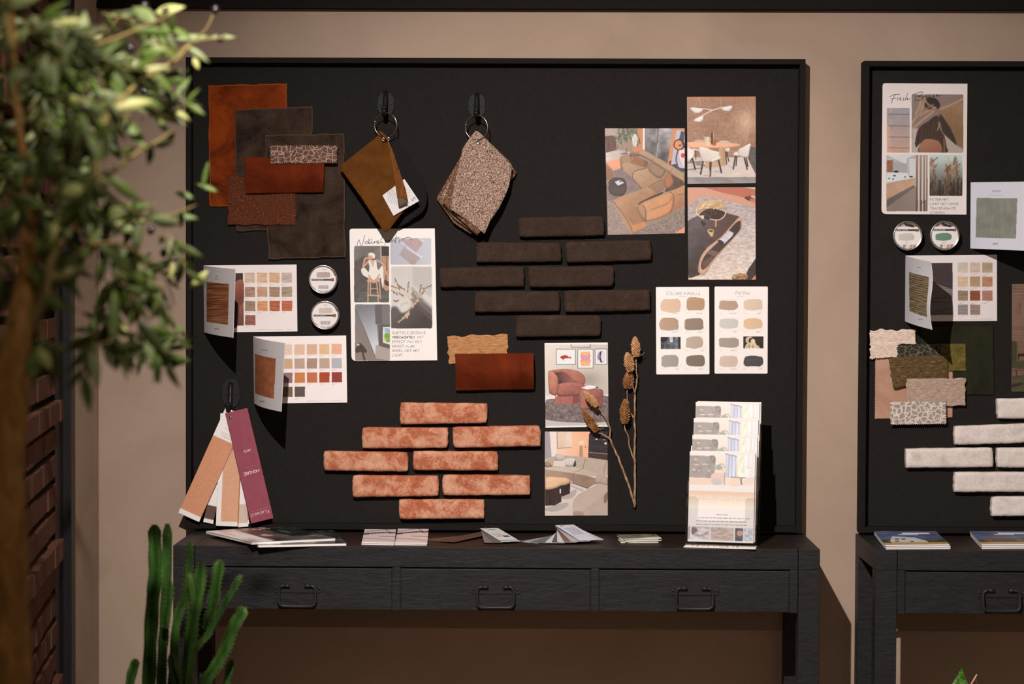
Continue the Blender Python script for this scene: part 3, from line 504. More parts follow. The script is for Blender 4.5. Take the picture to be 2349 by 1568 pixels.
def art_colour(which):
    if which == 0:
        I = Im('68,92 940,88 945,1520 75,1523', (1495,645), 7.129, 1.5, (240,228,220)); x0 = 150; cols = (0, 405)
        I.text('C', 232, 222, 56, (84,76,78), 3.4, 1.3, .25).text('OLORE', 283, 222, 42, (84,76,78), 3.2, 1.2, .25, xs=1.25).text('A', 520, 222, 56, (84,76,78), 3.4, 1.0, .25).text('RGILLA', 580, 222, 42, (84,76,78), 3.2, 1.2, .25, xs=1.2)
        bl = [((222,184,156),310,398,165,108),((184,146,116),716,372,152,108),((182,150,126),285,702,157,102),((150,126,110),692,703,156,100),None,((188,166,146),698,1000,138,95),((166,154,144),298,1303,140,100),((126,110,98),718,1297,150,92)]
        nm = ['CASTELLO','BRICCHIO','ELEFANTE','ARGILLA','','LINO','SABLE','PIETRA']; X = (150, 550); tx = 445
    else:
        I = Im('1028,85 1900,85 1895,1508 1028,1508', (1495,645), 7.129, 1.5, (243,229,219))
        I.text('P', 1365, 216, 56, (84,76,78), 3.4, 1.1, .25).text('IETRA', 1412, 216, 44, (84,76,78), 3.2, 1.2, .25, xs=1.25)
        bl = [((184,154,132),1252,390,154,76),((218,192,168),1660,385,156,90),((206,196,188),1262,692,158,78),((222,184,150),1656,693,152,85),((166,150,136),1260,1000,162,82),None,((210,184,166),1260,1307,150,90),((78,74,74),1662,1305,158,87)]
        nm = ['CALCESTRE','SABBIA','PERLA','CAMELLO','GRAFITO','','SCULTURA','NERO']; X = (1098, 1500); tx = 1400
    for i, b in enumerate(bl):
        cx = X[i % 2]; y0 = 292+(i//2)*303
        if b:
            q = [(cx,y0),(cx+326,y0),(cx+326,y0+198),(cx,y0+198),(cx,y0)]
            for a, c in zip(q, q[1:]): I.ribbon([a, c], 1.6, (232,218,210))
            blob(I, b[0], b[1], b[2], b[3], b[4], i+which*10)
            I.text('CC 0%d' % (i+2), cx, y0+238, 15, (186,172,166), 1.6, 1.2, .2); I.text(nm[i], cx+322-len(nm[i])*17.5, y0+238, 16, (160,142,138), 2.0, 1.2, .2)
    for k in range(14): I.ribbon([(tx+k*9 if which else 445+k*9, 243),(tx+k*9+5 if which else 450+k*9, 245)], 5, (176,162,160))
    if which == 0:
        sv = I.a.copy(); m = I.r((80,80,86), 145,908, 472,1103)
        I.p(((66,66,72),(110,112,116),150,920,420,1080), '140,900 480,900 480,1110 140,1110', tex=(26,30,30)).p((36,32,34), '145,908 240,908 250,960 145,990', 1, tex=(30,16,16)).p((190,190,196), '290,908 345,908 350,990 300,1000', tex=(30,20,20)).p((40,40,46), '430,908 472,908 472,1103 440,1103')
        I.text('SECRET', 165, 1072, 36, (44,42,46), 5, 1.4); I.a = np.where(m[:, :, None], I.a, sv)
    else:
        sv = I.a.copy(); m = I.r((48,40,34), 1498,900, 1828,1097); I.n(4, 30, 30, m)
        I.p((200,178,150), '1545,1000 1540,930 1590,905 1650,912 1600,935 1585,985 1620,1010', 1).p((206,182,150), '1540,1095 1545,1030 1610,1005 1680,1030 1750,1060 1752,1097', 1, tex=(36,16,24)).e((220,196,162), 1655,980, 38,42, tex=(20,12,12)).e((214,188,156), 1688,1032, 24,30).l((110,86,66), 8, '1650,1040 1655,1095').l((120,96,74), 8, '1600,1030 1596,1095')
        I.a = np.where(m[:, :, None], I.a, sv)
    return I.roundmask(8, 8, 8, 8)
def swatch(I, c, x0, y0, x1, y1, sx=110, sy=12, amp=19): I.r(c, x0, y0, x1, y1, tex=(amp, sx, sy))
def capt(I, x, y, n=2, c=(176,160,156)):
    for k in range(n): I.ribbon([(x, y+k*20),(x+(90 if k == 0 else 46), y+k*20)], 5, tuple(v+26 for v in c))
def page_a():
    I = Im('55,75 1920,55 1937,1393 72,1415', (460,600), 8.713, 1.5, (232,216,210)); I.n(2, 300, 300)
    I.p((52,28,22), '640,232 848,228 864,1272 650,1274'); I.p(((150,84,60),(110,56,40),700,430,850,700), '650,450 850,375 858,850 770,900 700,820 650,700', 1, tex=(5,60,60)).p(((140,80,62),(100,54,44),800,850,800,1260), '770,900 860,820 866,1272 740,1272 760,1100', tex=(5,60,60)).p((60,30,24), '650,760 730,840 765,940 740,1272 650,1272', 1)
    cs = [[(204,178,158),(210,170,136),(204,162,126),(190,164,154)],[(160,124,104),(190,144,112),(158,124,100),(158,136,114)],[(152,124,100),(206,142,96),(172,86,54),(180,92,64)],[(144,86,72)]]
    for j, r in enumerate(cs):
        for i, c in enumerate(r):
            x = 882+i*246+j*3; y = 222+j*281-i*2; swatch(I, c, x, y, x+206, y+204); capt(I, x+10, y+228)
    I.ribbon([(1150,1355),(1650,1352)], 5, (214,196,190)); I.ribbon([(1720,1352),(1840,1351)], 5, (214,196,190)); return I
def page_b():
    I = Im('45,95 1808,75 1828,1345 65,1365', (575,760), 8.252, 1.5, (240,224,218)); I.n(2, 300, 300)
    cs = [[(222,190,168)]*2+[(218,180,154),(212,168,138),(222,176,134),(226,168,136)],[(196,160,126)]*2+[(182,154,136),(164,134,116),(186,156,138),(178,172,174)],[(140,108,112)]*2+[(196,122,68),(190,106,68),(166,66,36),(142,54,46)],[(112,88,66)]*2+[(88,78,70)]]
    for j, r in enumerate(cs):
        for i, c in enumerate(r):
            x = 360+i*234+j*2; y = 248+j*267-i*3; swatch(I, c, x, y, x+194, y+194, 14, 12, 7); capt(I, x+10, y+216)
    I.ribbon([(1060,1315),(1740,1306)], 5, (222,204,198)); return I
def page_c():
    I = Im('222,518 1490,505 1492,1422 215,1430', (2040,500), 6.032, 1.5, (222,206,202)); I.n(2, 300, 300)
    I.p((60,46,46), '500,624 875,617 878,1338 500,1345', tex=(4,120,8)).p((112,100,98), '500,850 625,895 878,990 878,1338 500,1345', tex=(16,160,9))
    cs = [[(196,178,164),(196,170,152),(164,140,116)],[(206,174,138),(172,138,104),(176,124,92)],[(146,120,98),(136,76,50),(166,116,102)],[(138,126,120),(146,118,106)]]
    for j, r in enumerate(cs):
        for i, c in enumerate(r): x = 948+i*170; y = 614+j*194; swatch(I, c, x, y, x+140, y+140, 120, 6, 16); capt(I, x+6, y+156)
    I.ribbon([(945,1395),(1430,1393)], 4, (196,180,176)); return I
def flap(q, org, sc, sw, bg, title, tq, mark, res=1.5):
    I = Im(q, org, sc, res, bg); sw(I)
    x, y, h = tq; I.text(title, x, y, h, (132,118,116), h*.12, 1.3, rot=6); I.ribbon([(x-20, y+h*1.6),(x+len(title)*h*.9+20, y+h*2.1)], h*.22, (160,146,142))
    I.text('ARTE', mark[0], mark[1], mark[2], (120,108,106), mark[2]*.14, 1, rot=6); return I
def flap_a():
    def sw(I): I.p((140,84,48), '140,398 590,445 570,1262 140,1195'); m = I.inside(pts_('140,398 590,445 570,1262 140,1195')); I.n(46, 300, 11, m); I.n(16, 90, 6, m)
    return flap('55,75 697,147 652,1520 72,1415', (460,600), 8.713, sw, (215,203,200), 'RIO', (355,306,24), (335,1352,30))
def flap_b():
    def sw(I): I.p((166,98,62), '100,420 522,510 485,1272 100,1165'); m = I.inside(pts_('100,420 522,510 485,1272 100,1165')); I.n(9, 12, 90, m); I.n(9, 70, 60, m)
    return flap('45,95 652,218 580,1520 65,1370', (575,760), 8.252, sw, (215,203,200), 'TUSCAN', (245,352,30), (245,1336,30))
def flap_c():
    def sw(I): I.p((140,118,92), '285,745 535,815 545,1370 297,1285'); m = I.inside(pts_('285,745 535,815 545,1370 297,1285')); I.n(26, 120, 9, m); t = np.sin((I.Y-(I.X-285)*.28)*.21+I.nz(200,50)*2.6) > .55; I.a[m & t] -= 52
    return flap('222,518 570,605 590,1545 215,1430', (2040,500), 6.032, sw, (215,206,206), 'RIO', (415,692,18), (430,1408,18))
def flap_d():
    def sw(I): I.p((132,130,118), '882,1046 1176,1050 1167,1340 875,1330'); m = I.inside(pts_('882,1046 1176,1050 1167,1340 875,1330')); I.n(7, 6, 60, m); I.n(6, 60, 40, m)
    I = Im('835,935 1254,929 1258,1428 833,1410', (1960,120), 3.136, 1.15, (214,208,214)); sw(I)
    I.text('TUSCAN', 997, 1004, 12, (120,112,116), 1.6, 1.4); I.ribbon([(980,1026),(1082,1028)], 2.2, (170,162,166)); I.text('ARTE', 1004, 1383, 12, (100,92,96), 1.8, .8); return I
def art_green():
    I = Im('125,65 780,62 780,1500 120,1497', (2300,640), 5.81, 1.1, (112,82,68)); I.n(5, 60, 60)
    for k in range(7):
        for cy in (400, 1000): 
            w = 34+k*20; t = [(230-w,cy-w-60),(230+w,cy-w-60),(230+w,cy+w*1.0+60),(230-w,cy+w+60),(230-w,cy-w-60)]
            if cy == 400: I.l((140,110,92), 7, t)
            I.l((140,110,92), 7, [(x+290,y) for x, y in t])
    for y in (80,110,150,190,700,730,770,810): I.l((138,108,92), 7, [(120,y),(780,y)])
    I.p((60,56,36), '120,820 185,825 205,900 200,1090 120,1095', tex=(5,30,60)).p((90,84,50), '190,840 210,950 200,1090 190,1090').p((40,28,24), '205,990 285,990 400,1010 400,1040 230,1025 205,1090').p((66,60,40), '120,1100 430,1090 430,1170 200,1195 120,1170', 1).l((92,50,40), 14, '130,1215 430,1205').l((56,36,30), 16, '185,1215 180,1360').p((76,68,48), '130,1290 780,1280 780,1500 125,1497', tex=(6,90,30)).l((70,44,36), 14, '130,1310 300,1280').p((40,36,28), '125,1400 240,1380 300,1390 125,1450')
    return I
def art_tin(kind, q, org, sc):
    cx, cy, r = q; I = Im([(cx-r,cy-r),(cx+r,cy-r),(cx+r,cy+r),(cx-r,cy+r)], org, sc, 1.7, (226,212,206)); k = r/280.0
    X = lambda x, y: (cx+x*k, cy+y*k)
    d, sw = kind
    def band(y):
        x0, y0 = X(-255, y-18); x1, y1 = X(170, y+18); I.r((52,46,48), x0, y0, x1, y1); I.text('CARTE COLORI', x0+6*k, y1-6*k, 24*k, (206,196,190), 4.6*k, 1.05, xs=1.25*.97); a, b = X(172,y-28); c, e = X(236,y+30); I.r((116,78,48), a, b, c, e)
    if d == 0:
        blob(I, sw, *X(10,-98), 150*k, 62*k, 3); band(8); I.text('TOSCO', *X(-30,-205), 20*k, (150,138,138), 3*k, 1.2)
        for j in range(16):
            x, y = X(-95+j*14, 130); I.l((110,102,104) if j % 3 else (70,64,68), (4+(j*7 % 5))*k, [(x, y),(x, y+70*k)])
        I.l((70,62,64), 18*k, [X(-110,-262),X(-40,-276)], 1); I.l((120,96,84), 12*k, [X(-30,-276),X(90,-258),X(180,-205),X(240,-130),X(262,-80)], 1); I.l((70,62,64), 16*k, [X(225,-150),X(262,-80)], 1)
        for t in ((-220,170,-160,220),(-90,250,0,262),(30,258,90,246)): I.l((140,130,130), 16*k, [X(*t[:2]),X(*t[2:])])
    else:
        x0, y0 = X(-220,-300); x1, y1 = X(220,-195); I.r((96,82,78), x0, y0, x1, y1, tex=(60,20,14)); I.l((30,24,24), 40*k, [X(-60,-260),X(20,-220),X(120,-200)], 1); I.p((196,160,130), [X(-150,-195),X(-80,-250),X(-40,-195)])
        band(-118); blob(I, sw, *X(-30,28), 170*k, 78*k, 5); I.text('SALVIA' if sw[0] < 150 else 'SETA', *X(-50,158), 18*k, (120,108,108), 3*k, 1.2)
        for j, c in enumerate(((120,124,134),(206,200,204),(140,136,142),(214,196,186),(180,146,120),(166,132,120),(150,140,140))): I.p(c, [X(-240+j*72,190),X(-180+j*72,190),X(-210+j*72,300),X(-270+j*72,300)])
    w = np.hypot(I.U-.5, I.V-.5) <= .5; I.mask = w; return I
def art_flyer():
    I = Im('0,0 1000,0 1000,1420 0,1420', (0,0), 6.4, 1.25, (236,214,202))
    I.p(((240,222,210),(238,210,192),0,0,0,300), '0,0 1000,0 1000,720 0,720').p((150,140,134), '0,62 390,70 390,420 0,410', tex=(10,60,60)).p((120,112,108), '300,70 390,74 390,200 340,150', 1)
    for x, y, w in ((90,125,24),(110,205,40),(240,200,50),(70,290,30),(150,300,16),(300,300,22),(350,110,8),(200,290,8)): I.e((236,196,160), x, y, w, 9)
    for k in range(18): I.l((150,160,140), 12, [(470+rng.normal()*20,230+rng.normal()*30),(450+rng.normal()*50,170+rng.uniform(0,120))], 1)
    I.p((206,204,216), '550,30 720,60 720,400 550,400', tex=(22,20,400)).l((70,72,110), 8, '545,25 640,55').l((70,72,110), 8, '650,42 720,75')
    for x in (600,650,700): I.l((150,152,190), 10, [(x,60),(x,400)])
    I.p((226,226,200), '740,40 830,40 840,400 740,400', tex=(18,40,60)).p((236,228,226), '840,40 1000,40 1000,500 840,420', tex=(8,30,400)).l((214,196,186), 12, '900,40 905,200 880,240 940,240').l((220,216,224), 20, '960,40 955,400')
    I.p((226,190,176), '330,380 400,330 510,340 540,420 500,500 380,500', 1).p((196,184,182), '340,440 440,420 500,480 460,530 360,510', 1).l((120,116,120), 10, '540,330 540,560')
    I.p((236,200,176), '0,430 330,430 340,520 0,520').p((234,222,216), '0,520 1000,520 1000,620 0,620').l((110,110,112), 14, '640,395 870,402').p((236,204,178), '640,420 760,420 760,540 640,540').l((120,122,126), 26, '790,410 800,500').p((226,206,192), '860,400 1000,380 1000,480 850,470')
    I.p(((226,184,156),(248,232,214),0,620,0,860), '0,620 1000,632 1000,900 0,900')
    I.p((240,226,220), '0,900 1000,900 1000,1420 0,1420')
    for j in range(3):
        y = 1040+j*52; x = 120 if j else 160
        while x < 900: w = rng.uniform(26,80); I.ribbon([(x,y),(x+w,y)], 13, (196,184,184)); x += w+16
    I.ribbon([(430,985),(600,988)], 11, (206,194,194))
    I.text('BEAUTIFUL INTERIORS', 150, 750, 54, (250,236,224), 5, 1.2, xs=1.1)
    I.p((206,190,190), '60,1180 330,1180 330,1380 60,1380', tex=(40,60,30)).p((120,96,106), '60,1200 150,1230 90,1300 60,1300', 1).p((196,170,160), '350,1185 700,1190 700,1390 350,1390', tex=(24,80,20)).p((80,78,84), '720,1190 840,1190 840,1390 720,1390', tex=(20,30,30)).e((206,150,130), 790,1270, 46,44).p((200,196,200), '850,1190 985,1190 985,1390 850,1390', tex=(40,20,16)).p((170,150,150), '10,1180 36,1180 36,1380 10,1380')
    return I.b(.6)
def art_fan():
    I = Im('640,95 920,28 1250,1418 968,1487', (400,930), 5.5, 1.2, (144,66,80)); I.n(3, 60, 60); w = (240,214,214)
    I.text('ARTE', 958, 546, 26, w, 4.2, 1.4, rot=166.5, xs=1.05); I.text('HONORÉ', 1062, 800, 36, w, 6.4, 1.0, rot=166.5, xs=1.15)
    I.text('CARNET', 985, 786, 11, (190,120,130), 2, 1.2, rot=166.5); I.text('DE COULEURS', 1018, 748, 14, (190,120,130), 2, 1.2, rot=166.5); I.text('FLAMANT', 1188, 1310, 40, w, 4.4, .8, rot=166.5, xs=1.15)
    I.ribbon([(1190,1282),(960,1338)], 3, (196,130,140)); return I
# ------------------------------------------------------------------ materials of the room
paper = mat('printed_paper', rough=.5, spec=.35); _a = nd(paper, 'ShaderNodeAttribute', attribute_name='Col'); base(paper, _a.outputs['Color'])
gloss = mat('glossy_print', rough=.4, spec=.5); _a = nd(gloss, 'ShaderNodeAttribute', attribute_name='Col'); base(gloss, _a.outputs['Color'])
flyerm = mat('satin_print', rough=.42, spec=.5); _a = nd(flyerm, 'ShaderNodeAttribute', attribute_name='Col'); base(flyerm, _a.outputs['Color'])
white = mat('white_paper', A(238,224,216), .6)
plaster = mat('lime_plaster', rough=.9, spec=.15); v = coords(plaster)
c = ramp(plaster, noise(plaster, v, 2.2, 6, .6, .6), [(.3, (.34,.268,.208,1)), (.55, (.40,.318,.25,1)), (.75, (.45,.36,.285,1))]); base(plaster, c); bump(plaster, noise(plaster, v, 60, 6, .6), .12, .002)
black = mat('black_board', rough=.8, spec=.1); v = coords(black)
base(black, ramp(black, noise(black, v, 90, 5, .7), [(.3, (.0135,.0127,.0120,1)), (.7, (.0170,.0160,.0152,1))])); bump(black, noise(black, v, 140, 3), .06, .001)
frame_m = mat('black_frame_paint', (.0115,.0105,.010,1), .8, .1)
steel = mat('black_steel', (.012,.012,.014,1), .45, .4)
def wood(name, dark, light, sc, st):
    m = mat(name, rough=.5, spec=.22); v = coords(m, sc)
    n1 = noise(m, v, 3.0, 8, .65, 1.4); base(m, ramp(m, n1, [(.3, dark), (.75, light)])); bump(m, n1, st, .004); return m
blackwood = wood('black_stained_wood', (.0110,.0115,.0122,1), (.0230,.0240,.0258,1), (6, 6, 30), .4)
topwood = wood('brown_black_wood', (.012,.0085,.007,1), (.03,.018,.0135,1), (7, 30, 30), .25)
iron = mat('black_iron', (.022,.022,.023,1), .45, .4, .2)
chrome = mat('chrome', (.75,.72,.70,1), .15, .5, 1)
plastic = mat('black_plastic', (.010,.010,.011,1), .38, .22)
acr = bpy.data.materials.new('clear_acrylic'); acr.use_nodes = True; t = acr.node_tree; t.nodes.clear()
o_ = t.nodes.new('ShaderNodeOutputMaterial'); mx = t.nodes.new('ShaderNodeMixShader'); tr = t.nodes.new('ShaderNodeBsdfTransparent'); gl = t.nodes.new('ShaderNodeBsdfGlossy'); fr = t.nodes.new('ShaderNodeLayerWeight'); ml = t.nodes.new('ShaderNodeMath'); ml.operation = 'MULTIPLY_ADD'; ml.inputs[1].default_value = .55; ml.inputs[2].default_value = .03
tr.inputs[0].default_value = (.97,.975,.975,1); gl.inputs['Roughness'].default_value = .06; fr.inputs[0].default_value = .28; t.links.new(fr.outputs['Facing'], ml.inputs[0])
t.links.new(ml.outputs[0], mx.inputs[0]); t.links.new(tr.outputs[0], mx.inputs[1]); t.links.new(gl.outputs[0], mx.inputs[2]); t.links.new(mx.outputs[0], o_.inputs[0])
def velvet(name, c1, c2, sc=14, sheen=.35, tint=(1,.6,.4,1), nap=(1,1,1)):
    m = mat(name, rough=.85, spec=.1, Sheen_Weight=sheen, Sheen_Roughness=.4, Sheen_Tint=tint); v = coords(m, nap)
    base(m, ramp(m, noise(m, v, sc, 6, .66, .5), [(.36, c1), (.62, c2)])); bump(m, noise(m, v, 500, 3), .25, .0006); return m
def cells(name, c1, line, sc, w, lo=.0):
    m = mat(name, rough=.9, spec=.1); v = coords(m, (1,1,1)); n = nd(m, 'ShaderNodeTexNoise'); n.inputs['Scale'].default_value = sc*.6; lk(m, v, n.inputs['Vector'])
    ad = nd(m, 'ShaderNodeVectorMath', operation='MULTIPLY_ADD'); ad.inputs[1].default_value = (.012,)*3; lk(m, n.outputs['Color'], ad.inputs[0]); lk(m, v, ad.inputs[2])
    vo = nd(m, 'ShaderNodeTexVoronoi', feature='DISTANCE_TO_EDGE'); vo.inputs['Scale'].default_value = sc; lk(m, ad.outputs[0], vo.inputs['Vector'])
    col = ramp(m, vo.outputs['Distance'], [(w*.4, line), (w*1.5, c1)]); g = noise(m, v, 260, 3); base(m, mixc(m, .35, col, ramp(m, g, [(.35, tuple(x*.35 for x in c1[:3])+(1,)), (.7, line)])))
    bump(m, vo.outputs['Distance'], .3, .002); return m
def weave(name, cols, sc=(160,1,260), n=1.0, b=.4, rnd=0):
    m = mat(name, rough=.9, spec=.1); v = coords(m, sc, rand=rnd); f = noise(m, v, n, 4, .75, .4); base(m, ramp(m, f, cols)); bump(m, f, b, .001); return m
# ------------------------------------------------------------------ fabric swatches
def cloth(name, label, corners, mt, Y=-.024, prof=None, zig=(0,0,0,0), nu=None, nv=None, amp=2.2, wob=0.0, thick=.0015, group='fabric swatches pinned on the boards', cat='fabric swatch', seed=1, hem=None):
    """corners in photo pixels TL,TR,BR,BL; prof(u,v) = extra distance from the board; zig = pinked top,right,bottom,left"""
    q = [Vector(c) for c in corners]; w = (q[1]-q[0]).length; h = (q[3]-q[0]).length
    nu = nu or max(8, int(w/2.4)); nv = nv or max(8, int(h/2.4)); V = []; Fc = []; r = random.Random(seed)
    for j in range(nv+1):
        for i in range(nu+1):
            u, v = i/nu, j/nv; p = (q[0]*(1-u)+q[1]*u)*(1-v)+(q[3]*(1-u)+q[2]*u)*v; x, y = p
            if wob:
                x += (mnoise.noise(Vector((v*6, seed, 0)))*wob)*(abs(u-.5)*2)**3; y += mnoise.noise(Vector((u*6, seed+9, 0)))*wob*(abs(v-.5)*2)**3
            if j == 0 and zig[0]: y += amp*(i % 2)
            if j == nv and zig[2]: y -= amp*(i % 2)
            if i == nu and zig[1]: x -= amp*(j % 2)
            if i == 0 and zig[3]: x += amp*(j % 2)
            V.append(tuple(P(x, y, Y-(prof(u, v) if prof else 0)-.0004-.0010*(1+mnoise.noise(Vector((u*3+seed, v*3, 1)))))))
    for j in range(nv):
        for i in range(nu): a = j*(nu+1)+i; Fc.append((a, a+nu+1, a+nu+2, a+1))
    me = bpy.data.meshes.new(name); me.from_pydata(V, [], Fc); me.materials.append(mt); me.polygons.foreach_set('use_smooth', [True]*len(Fc))
    if hem:
        me.materials.append(hem); me.polygons.foreach_set('material_index', [1 if i in (0, nu-1) or j in (0, nv-1) else 0 for j in range(nv) for i in range(nu)])
    o = link_mesh(name, me, None, V); md = o.modifiers.new('thickness', 'SOLIDIFY'); md.thickness = thick; md.offset = -1
    return tag(o, label, cat, group)
# ------------------------------------------------------------------ room
XL = P(227, 800, 0).x
b = MB(); b.box((-2.6, 0, 0), (3.2, .15, 2.9)); struct(b.build('wall_back', plaster))
b = MB(); b.box((-2.2, -.296, 0), (XL, -.0005, 2.9)); struct(b.build('wall_left', plaster, bevel=.004))
b = MB(); x0 = P(125, 900, -.34).x; x1 = P(163, 900, -.34).x; b.box((x0-.3, -.34, 0), (x1, -.297, 2.9)); b.box((x0, -.42, 0), (x0+.02, -.3405, 2.9)); struct(b.build('trim_1', steel, bevel=.002))
zt = P(1174, 20, -.02).z; b = MB(); b.box((XL+.001, -.02, zt), (3.2, -.0005, zt+.5)); b.box((XL+.001, -.026, zt), (3.2, -.0205, zt+.012)); struct(b.build('trim_2', frame_m))
floor_m = mat('floor_concrete', rough=.6); v = coords(floor_m); base(floor_m, ramp(floor_m, noise(floor_m, v, 3, 6), [(.3, (.27,.18,.125,1)), (.7, (.38,.26,.185,1))]))
b = MB(); b.box((-3.2, -7, -.1), (3.2, .15, 0)); struct(b.build('floor', floor_m))
# brick wall on the left, its face turned slightly away
bm_ = mat('brick_red_brown', rough=.9, spec=.1); v = coords(bm_, (1,1,1)); n1 = noise(bm_, v, 7, 5, .7); n2 = noise(bm_, v, 70, 4, .7)
base(bm_, mixc(bm_, .35, ramp(bm_, n1, [(.3, (.080,.038,.024,1)), (.7, (.155,.076,.048,1))]), ramp(bm_, n2, [(.3, (.06,.03,.022,1)), (.8, (.2,.095,.065,1))]))); bump(bm_, n2, .35, .003)
mortar = mat('black_mortar', (.008,.007,.007,1), .95, .1)
pe = P(130, 900, -.42); dv = Vector(((600-1240)/F*-1*-1, 1, 0)).normalized(); nv_ = Vector((dv.y, -dv.x, 0))   # along the face (away), outward normal (right)
b = MB(); L = 1.15; org = Vector((pe.x, pe.y, 0)); z0 = P(130, 964, -.42).z; pitch = .0628
def bk(s0, s1, za, zb, out, mi):
    a = org-dv*s0; c = org-dv*s1
    b.hexa([tuple(a+nv_*out+Vector((0,0,za))), tuple(a+nv_*out+Vector((0,0,zb))), tuple(c+nv_*out+Vector((0,0,zb))), tuple(c+nv_*out+Vector((0,0,za)))],
           [tuple(a-nv_*.08+Vector((0,0,za))), tuple(a-nv_*.08+Vector((0,0,zb))), tuple(c-nv_*.08+Vector((0,0,zb))), tuple(c-nv_*.08+Vector((0,0,za)))], mi)
bk(.0, L, 0, 2.9, -.013, 1)
k0 = -int(z0/pitch)
for k in range(k0, k0+46):
    z = z0+k*pitch
    if z < 0 or z > 2.85: continue
    pro = (k % 5 == 0); s = -.006 if pro else .0; first = random.uniform(.05, .2)
    while s < L:
        w = first if first else random.choice((.1, .205, .205)); first = None
        o_out = (.014 if pro else 0)+random.uniform(-.003, .002)
        bk(s, min(s+w, L)-.004, z+random.uniform(0, .002), z+.0475+random.uniform(-.003, .002), o_out, 0); s += w+.003
struct(b.build('wall_brick', [bm_, mortar], bevel=.0012))
# ------------------------------------------------------------------ pin boards
def board(name, label, tl, tr, br, bl, Yf=-.05, rec=-.02):
    t = thing(name, label, 'board', ((P(*bl, Yf)+P(*br, Yf))/2)*1.0)
    ps = [P(*c, Yf) for c in (tl, tr, br, bl)]; xs0 = (ps[0].x+ps[3].x)/2; xs1 = (ps[1].x+ps[2].x)/2; zt_ = (ps[0].z+ps[1].z)/2; zb = (ps[2].z+ps[3].z)/2
    w = .0135; b = MB(); b.box((xs0, Yf, zb), (xs0+w, -.001, zt_)); b.box((xs1-w, Yf, zb), (xs1, -.001, zt_)); b.box((xs0+w, Yf, zt_-w), (xs1-w, -.001, zt_)); b.box((xs0+w, Yf, zb), (xs1-w, -.001, zb+w))
    b.build('frame', frame_m, t, bevel=.0012)
    b = MB(); b.box((xs0+w, rec, zb+w), (xs1-w, -.002, zt_-w)); b.build('panel', black, t); return xs0, xs1, zb, zt_
bx = board('pin_board', 'large black framed display board filled with swatches, standing on the desk in the middle', (424,131), (1847,135), (1840,1221), (428,1211))
x0 = P(1977, 700, -.05).x; w_ = bx[1]-bx[0]; r0 = P(1977, 1216, -.05); 
q2 = MB()
t = thing('pin_board', 'black framed display board at the right edge with white brick slips', 'board', (x0+w_/2, -.05, bx[2]))
w = .0135; xs0, xs1, zb, ztp = x0, x0+w_, bx[2], P(1980, 139, -.05).z
b = MB(); b.box((xs0, -.05, zb), (xs0+w, -.001, ztp)); b.box((xs1-w, -.05, zb), (xs1, -.001, ztp)); b.box((xs0+w, -.05, ztp-w), (xs1-w, -.001, ztp)); b.box((xs0+w, -.05, zb), (xs1-w, -.001, zb+w)); b.build('frame', frame_m, t, bevel=.0012)
b = MB(); b.box((xs0+w, -.02, zb+w), (xs1-w, -.002, ztp-w)); b.build('panel', black, t)
